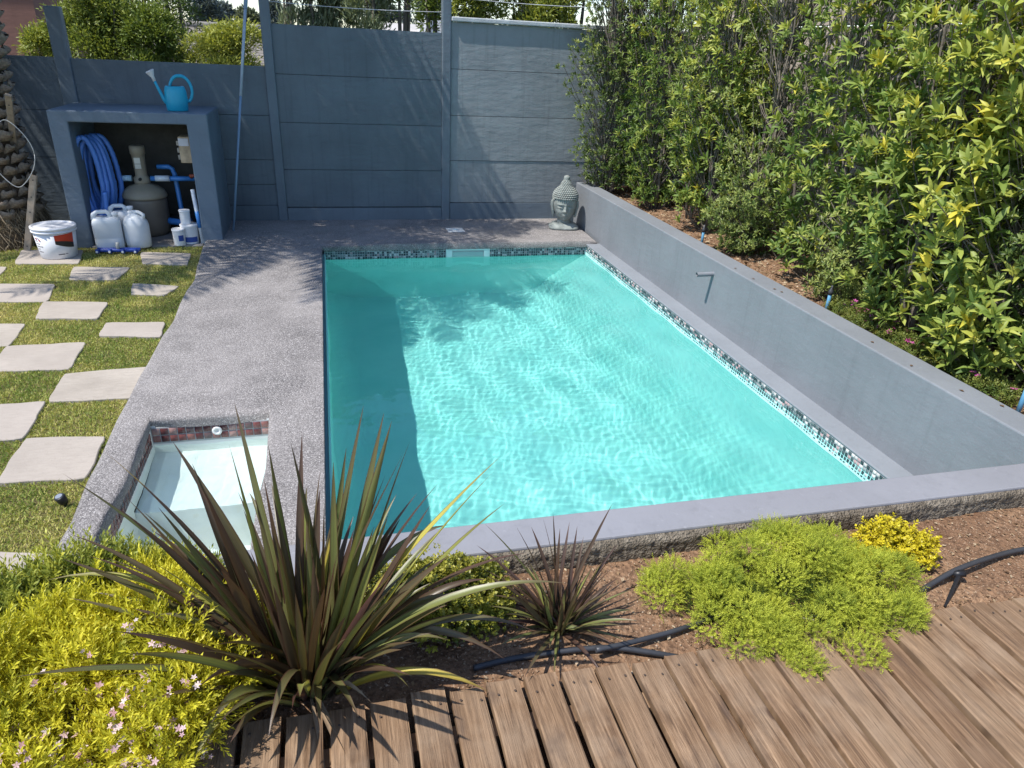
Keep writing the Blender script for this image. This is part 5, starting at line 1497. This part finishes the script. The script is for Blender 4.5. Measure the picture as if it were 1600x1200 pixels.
# fibrous roots and dry strands at the foot
M['straw'] = leaf_mat('dry_straw', [(0, (.12, .085, .05)), (1, (.42, .33, .22))], .1, .8, .15)
n = 2600
a = RNG.uniform(0, 2*pi, n); z = RNG.uniform(0, .42, n)**1.0; r = .36+.16*np.exp(-z/.18)+RNG.uniform(0, .05, n)
P = np.stack([r*np.cos(a), r*np.sin(a), z], 1)
D = np.stack([np.cos(a)*.3-np.sin(a)*RNG.normal(0, .5, n), np.sin(a)*.3+np.cos(a)*RNG.normal(0, .5, n), -RNG.uniform(.2, 1, n)], 1)
link('root_fibres', scatter('root_fibres', [(-.5, 0, 0), (.5, 0, 0), (0, 1, 0)], [(0, 1, 2)], P, frames(D, unit(n)), np.stack([np.full(n, .007), RNG.uniform(.08, .22, n), np.ones(n)], 1), RNG.uniform(size=n)), M['straw'], palm, 'stuff')
M['frond'] = leaf_mat('palm_frond', [(0, (.03, .06, .015)), (1, (.10, .15, .04))], .25, .45, .35)
def frond(o, az, el, L, rng, droop=.8):
    V = []; F = []
    m = 34
    pts = []
    d = np.array([cos(az)*cos(el), sin(az)*cos(el), sin(el)]); lx, ly = lean(HT); p = np.array([lx+.18*cos(az), ly+.18*sin(az), HT+.1]); e = el
    for i in range(m+1):
        pts.append(p.copy()); e -= droop*2.0/m*(i/m+.25); p = p+np.array([cos(az)*cos(e), sin(az)*cos(e), sin(e)])*L/m
    pts = np.array(pts)
    for i in range(4, m):
        t = i/m; tg = pts[i+1]-pts[i]; tg /= np.linalg.norm(tg)
        s = np.cross(tg, UPV); s /= np.linalg.norm(s)+1e-9; n = np.cross(s, tg)
        ll = .42*np.interp(t, [0, .15, .5, .85, 1], [.35, .8, 1, .75, .35])
        for sg in (-1, 1):
            for sub in (0, .5):
                q0 = pts[i]+(pts[i+1]-pts[i])*sub
                dd = s*sg*.85+tg*.5+n*.18+rng.normal(0, .10, 3); dd /= np.linalg.norm(dd)
                tip = q0+dd*ll*rng.uniform(.85, 1.1)+np.array([0, 0, -.07]); mid = q0+dd*ll*.5
                k = len(V); wv = tg*.011; V += [q0-wv, q0+wv, mid+wv*1.3, mid-wv*1.3, tip]; F += [(k, k+1, k+2), (k, k+2, k+3), (k+3, k+2, k+4)]
    me = np_mesh('frond', np.array(V), np.array(F), {'rnd': np.full(len(V), rng.uniform(.1, .9))})
    fo = link('frond', me, M['frond'], o)
    mb = MB(); mb.tube([tuple(q) for q in pts[::3]], [.022*(1-.8*i/len(pts[::3])) for i in range(len(pts[::3]))], 6); mb.build('rachis', M['palm_stub'], fo)
rk = np.random.default_rng(12)
for k in range(66):
    az = 2*pi*(k*.381966)+rk.normal(0, .1); el = np.interp(k, [0, 65], [1.4, -.05])+rk.normal(0, .08)
    frond(palm, az, el, rk.uniform(2.5, 3.1), rk, .62)
# =================================================================== beyond the fence
M['bush'] = leaf_mat('bush_leaf', [(0, (.03, .06, .016)), (.4, (.10, .155, .03)), (.75, (.22, .27, .06)), (1, (.40, .41, .09))], .28, .45, .35)
M['olive'] = leaf_mat('olive_leaf', [(0, (.05, .06, .02)), (.5, (.16, .16, .04)), (1, (.34, .29, .08))], .25, .5, .3)
M['grey_leaf'] = leaf_mat('grey_green_leaf', [(0, (.06, .08, .045)), (.5, (.16, .20, .11)), (1, (.34, .38, .24))], .25, .5, .3)
M['far_leaf'] = leaf_mat('haze_blue_needles', [(0, (.05, .07, .075)), (1, (.13, .16, .165))], .2, .7, .15)  # bluish because distance haze is painted into the leaf colour
M['far_leaf2'] = leaf_mat('dull_green_crown', [(0, (.05, .07, .05)), (1, (.15, .17, .11))], .2, .7, .15)
def tree(name, label, cat, box, Y, depth, n, L, mat, seed, tone=(.1, .9), blobn=9, group=None, trunk=True, upright=0.0, base_z=0.0, fill=.35, thin=1.0, nsep=0, metas=None):
    """box = crown in survey pixels (x0, y0, x1, y1) at distance Y"""
    rng = np.random.default_rng(seed)
    box = (box[0]-6, box[1], box[2]+6, box[3]+(12 if Y < 6 else 0))
    A = gy(box[0], box[3], Y); B = gy(box[2], box[1], Y)
    c = (A+B)/2; hw = abs(B[0]-A[0])/2; z0, z1 = min(A[2], B[2]), max(A[2], B[2])
    o = thing(name, label, cat, (c[0], Y, base_z), 0, group)
    H = z1-base_z; zc0 = z0-base_z
    bl = []
    for k in range(blobn*2):
        a = rng.uniform(0, 2*pi); r = sqrt(rng.uniform()); zz = rng.uniform(0, 1)
        pr = np.interp(zz, [0, .3, .7, 1], [.75, 1, .8, .35])
        s = rng.uniform(.26, .42)
        bl.append((hw*.75*r*cos(a)*pr, depth*.7*r*sin(a)*pr, zc0+(z1-z0)*(.08+.80*zz), hw*s*1.15, depth*s*1.1, (z1-z0)*s*.72))
    P, u, r = mound_points(int(n*2.6), bl, rng, fill, .25 if Y < 6 else .1)
    D = u*(1-upright)+UPV*upright*1.5+rng.normal(0, .5, u.shape)
    R = np.clip(.12+tone[0]+(tone[1]-tone[0])*(.55*rng.uniform(size=len(P))+.45*np.clip((r-fill)/(1-fill), 0, 1)), 0, .999)
    S = np.stack([L*rng.uniform(.7, 1.2, len(P))*thin, L*rng.uniform(.7, 1.2, len(P)), np.full(len(P), L)], 1)
    tr_ = o
    if trunk:
        mb = MB()
        for k in range(4):
            b_ = bl[k % len(bl)]
            mb.tube([(rng.normal(0, .03), rng.normal(0, .03), -.1), (b_[0]*.3, b_[1]*.3, b_[2]*.45), (b_[0]*.8, b_[1]*.8, b_[2]*.9), (b_[0], b_[1], b_[2]+b_[5]*.5)], [.045*H/2.5, .03*H/2.5, .018*H/2.5, .006*H/2.5], 6)
        mb.build('trunk', M['bark'], o)
    link('crown', scatter('crown', LEAF_V, LEAF_F, P, frames(D, UPV+rng.normal(0, .6, P.shape)), S, R), mat, o, 'stuff')
    return o
G = 'shrubs and trees behind the fence'
tree('garden_bush', 'dense leafy bush behind the fence, just right of the leftmost post', 'bush', (95, -60, 205, 112), 3.2, .6, 6500, .062, M['bush'], 201, (.2, .8), 12, G)
tree('garden_bush', 'dark green bush behind the fence above the pump shed', 'bush', (180, 25, 300, 118), 2.9, .55, 5200, .055, M['bush'], 202, (.1, .65), 10, G)
tree('garden_bush', 'yellow green bush behind the fence beside the blue pole', 'bush', (282, 45, 430, 122), 2.7, .5, 5600, .055, M['bush'], 203, (.45, 1.0), 10, G)
tree('garden_tree', 'olive yellow small tree beyond the dark green bush', 'tree', (185, -70, 262, 66), 4.5, .6, 1800, .08, M['olive'], 204, (.3, 1.0), 9, G)
tree('garden_tree', 'thin dark leaved tree rising above the pump shed', 'tree', (232, -70, 318, 88), 3.8, .5, 1500, .06, M['bush'], 205, (.0, .35), 8, G)
tree('garden_bush', 'bush hugging the leftmost post at the brown house', 'bush', (48, 48, 112, 112), 3.4, .4, 2200, .055, M['bush'], 206, (.3, .9), 7, G)
tree('willow_shrub', 'tall grey green upright shrub behind the middle fence panels', 'shrub', (452, -90, 560, 60), 2.2, .45, 4200, .11, M['grey_leaf'], 207, (.1, .9), 11, G, upright=.75, thin=.55)
tree('willow_shrub', 'lighter upright shrub left of the tall grey green one', 'shrub', (420, -60, 470, 55), 2.0, .3, 700, .10, M['grey_leaf'], 208, (.4, 1.0), 6, G, upright=.8, thin=.5)
tree('garden_bush', 'grey green bush thinning out towards the chimney', 'bush', (545, -60, 612, 58), 1.6, .4, 1700, .08, M['grey_leaf'], 209, (.1, .7), 8, G, upright=.5, thin=.7)
tree('garden_tree', 'thin bare twigged tree before the chimney', 'tree', (600, -90, 650, 30), 1.8, .3, 260, .06, M['bush'], 210, (.0, .5), 6, G)
tree('garden_tree', 'dark leafy tree pressed against the right fence post', 'tree', (655, -90, 716, 66), 1.0, .35, 1500, .07, M['bush'], 211, (.1, .6), 8, G)
for q, (a, b) in enumerate([(690, 800), (775, 880), (850, 960)]):
    tree('garden_bush', ['sunlit bush over the pale coping, nearest the post', 'bush with yellow tinged leaves over the middle of the pale coping', 'bush over the pale coping where the hedge begins'][q], 'bush', (a, -80, b, 52), .9, .45, 4200, .06, M['bush'], 220+q, (.25, .95), 9, G)
# far trees
for q, (x0, y0, x1, y1, Y, m, lb) in enumerate([(70, -8, 112, 60, 95, 'far_leaf2', 'small distant round tree left of the leafy bush'), (104, -22, 140, 60, 110, 'far_leaf', 'distant grey tree behind the leafy bush'), (292, -25, 338, 62, 100, 'far_leaf', 'tall distant bluish conifer left of the blue pole'), (330, 8, 372, 62, 105, 'far_leaf', 'broad distant tree just left of the blue pole'), (368, 18, 410, 62, 95, 'far_leaf2', 'low distant tree right of the blue pole'), (345, 10, 352, 62, 130, 'far_leaf', 'thin distant tree top beside the broad distant one'),
                                            (410, 10, 450, 62, 110, 'far_leaf', 'distant tree showing beside the tall grey post'), (560, -10, 640, 70, 100, 'far_leaf', 'distant dark tree mass left of the chimney'), (625, -15, 700, 72, 92, 'far_leaf', 'distant bluish tree above the chimney'), (20, -5, 80, 60, 120, 'far_leaf2', 'distant tree by the brown house')]):
    tree('far_tree', lb, 'tree', (x0, y0, x1, y1), Y, 2.2, 1500, .55, M[m], 240+q, (.0, 1.0), 10, 'distant trees on the horizon', base_z=-.2)
# brown house at the left
hs = thing('brown_house', 'reddish brown rendered house wall at the top left corner', 'house', (-5.2, 6.0, -.15))
A = gy(53, 10, 5.0)
mb = MB(); mb.box(A[0]-6.0, A[0], 5.0, 11.0, -.15, 4.6); loc(hs, mb).build('wall', painted_wall('brown_render', (.20, .105, .085), .15, .3, .85), hs)
mb = MB(); a0, a1 = A[0]-6.4, A[0]+.4
mb.add([(a0, 4.6, 4.6), (a1, 4.6, 4.6), (a1, 8, 6.2), (a0, 8, 6.2), (a0, 11.4, 4.6), (a1, 11.4, 4.6)], [(0, 1, 2, 3), (3, 2, 5, 4), (0, 3, 4), (1, 5, 2), (0, 4, 5, 1)])
loc(hs, mb).build('roof', simple('brown_roof', (.14, .09, .07), .9), hs)
# long low roof
def shingle():
    t = NT('grey_shingles'); c = t.coord('Object')
    w = t.new('ShaderNodeTexWave', bands_direction='Z'); t.put(w.inputs['Vector'], c); w.inputs['Scale'].default_value = 5.0; w.inputs['Distortion'].default_value = .4
    a = t.ramp(w.outputs['Fac'], [(.0, (.10, .09, .08)), (.25, (.19, .175, .155)), (1, (.22, .20, .18))])
    a = t.mix(t.ramp(t.noise(t.mapping(c, (3, 3, 8)), 4, 4), [(.4, 0.0), (.7, .4)]), a, (.13, .12, .105))
    return t.fin(a, .9, t.bump(w.outputs['Fac'], .5, .02), .1)
lh = thing('shingle_house', 'long low house with weathered grey shingle roof behind the bushes', 'house', (-6.0, 15.0, -.15))
L0, L1 = gy(30, 45, 16.0), gy(470, 42, 16.0)
zr = (gy(230, 36, 16.0))[2]
mb = MB(); mb.add([(L0[0], 12.5, zr-1.5), (L1[0], 12.5, zr-1.5), (L1[0], 16, zr), (L0[0], 16, zr), (L1[0], 19.5, zr-1.5), (L0[0], 19.5, zr-1.5)], [(0, 1, 2, 3), (3, 2, 4, 5), (1, 4, 2), (0, 3, 5)])
M['shingle'] = shingle()
ro = loc(lh, mb).build('roof', M['shingle'], lh)
mb = MB(); mb.box(L0[0]+.2, L1[0]-.2, 12.9, 19.1, -.15, zr-1.45); loc(lh, mb).build('wall', M['beige'], lh)
mb = MB(); mb.tube([(L0[0], 16, zr+.02), (L1[0], 16, zr+.02)], .10, 8); rc = loc(lh, mb).build('ridge_cap', simple('ridge', (.25, .23, .2), .9), ro)
rc.location = (0, 0, 0)
# pale house with chimney
wh = thing('pale_house', 'pale distant house roof with a white flue above the middle fence', 'house', (4.3, 14.0, -.15))
B0, B1 = gy(600, 44, 14.0), gy(715, 44, 14.0); zt_ = gy(650, 38, 14.0)[2]
mb = MB(); mb.add([(B0[0], 12.2, zt_-.55), (B1[0], 12.2, zt_-.55), (B1[0], 14, zt_), (B0[0], 14, zt_), (B1[0], 16, zt_-.55), (B0[0], 16, zt_-.55)], [(0, 1, 2, 3), (3, 2, 4, 5), (1, 4, 2), (0, 3, 5)])
rf_ = loc(wh, mb).build('roof', simple('pale_roof', (.40, .38, .36), .9), wh)
mb = MB(); mb.box(B0[0]+.1, B1[0]-.1, 12.4, 15.8, -.15, zt_-.56); loc(wh, mb).build('wall', simple('pale_wall', (.55, .54, .52), .8), wh)
C0 = gy(655, 30, 13.0); C1 = gy(688, 50, 13.0)
mb = MB(); mb.box(C0[0], C1[0], 12.9, 13.4, zt_-1.2, C0[2]); loc(wh, mb).build('chimney', simple('white_chimney', (.6, .6, .6), .8), rf_)
F0 = gy(666, 24, 12.8)
mb = MB(); mb.tube([(F0[0], 12.8, zt_-.5), (F0[0], 12.8, F0[2])], .07, 10); mb.lathe([(.11, 0), (.12, .05), (.04, .09)], 10, (F0[0], 12.8, F0[2])); loc(wh, mb).build('flue', simple('flue_grey', (.45, .46, .48), .5), rf_)
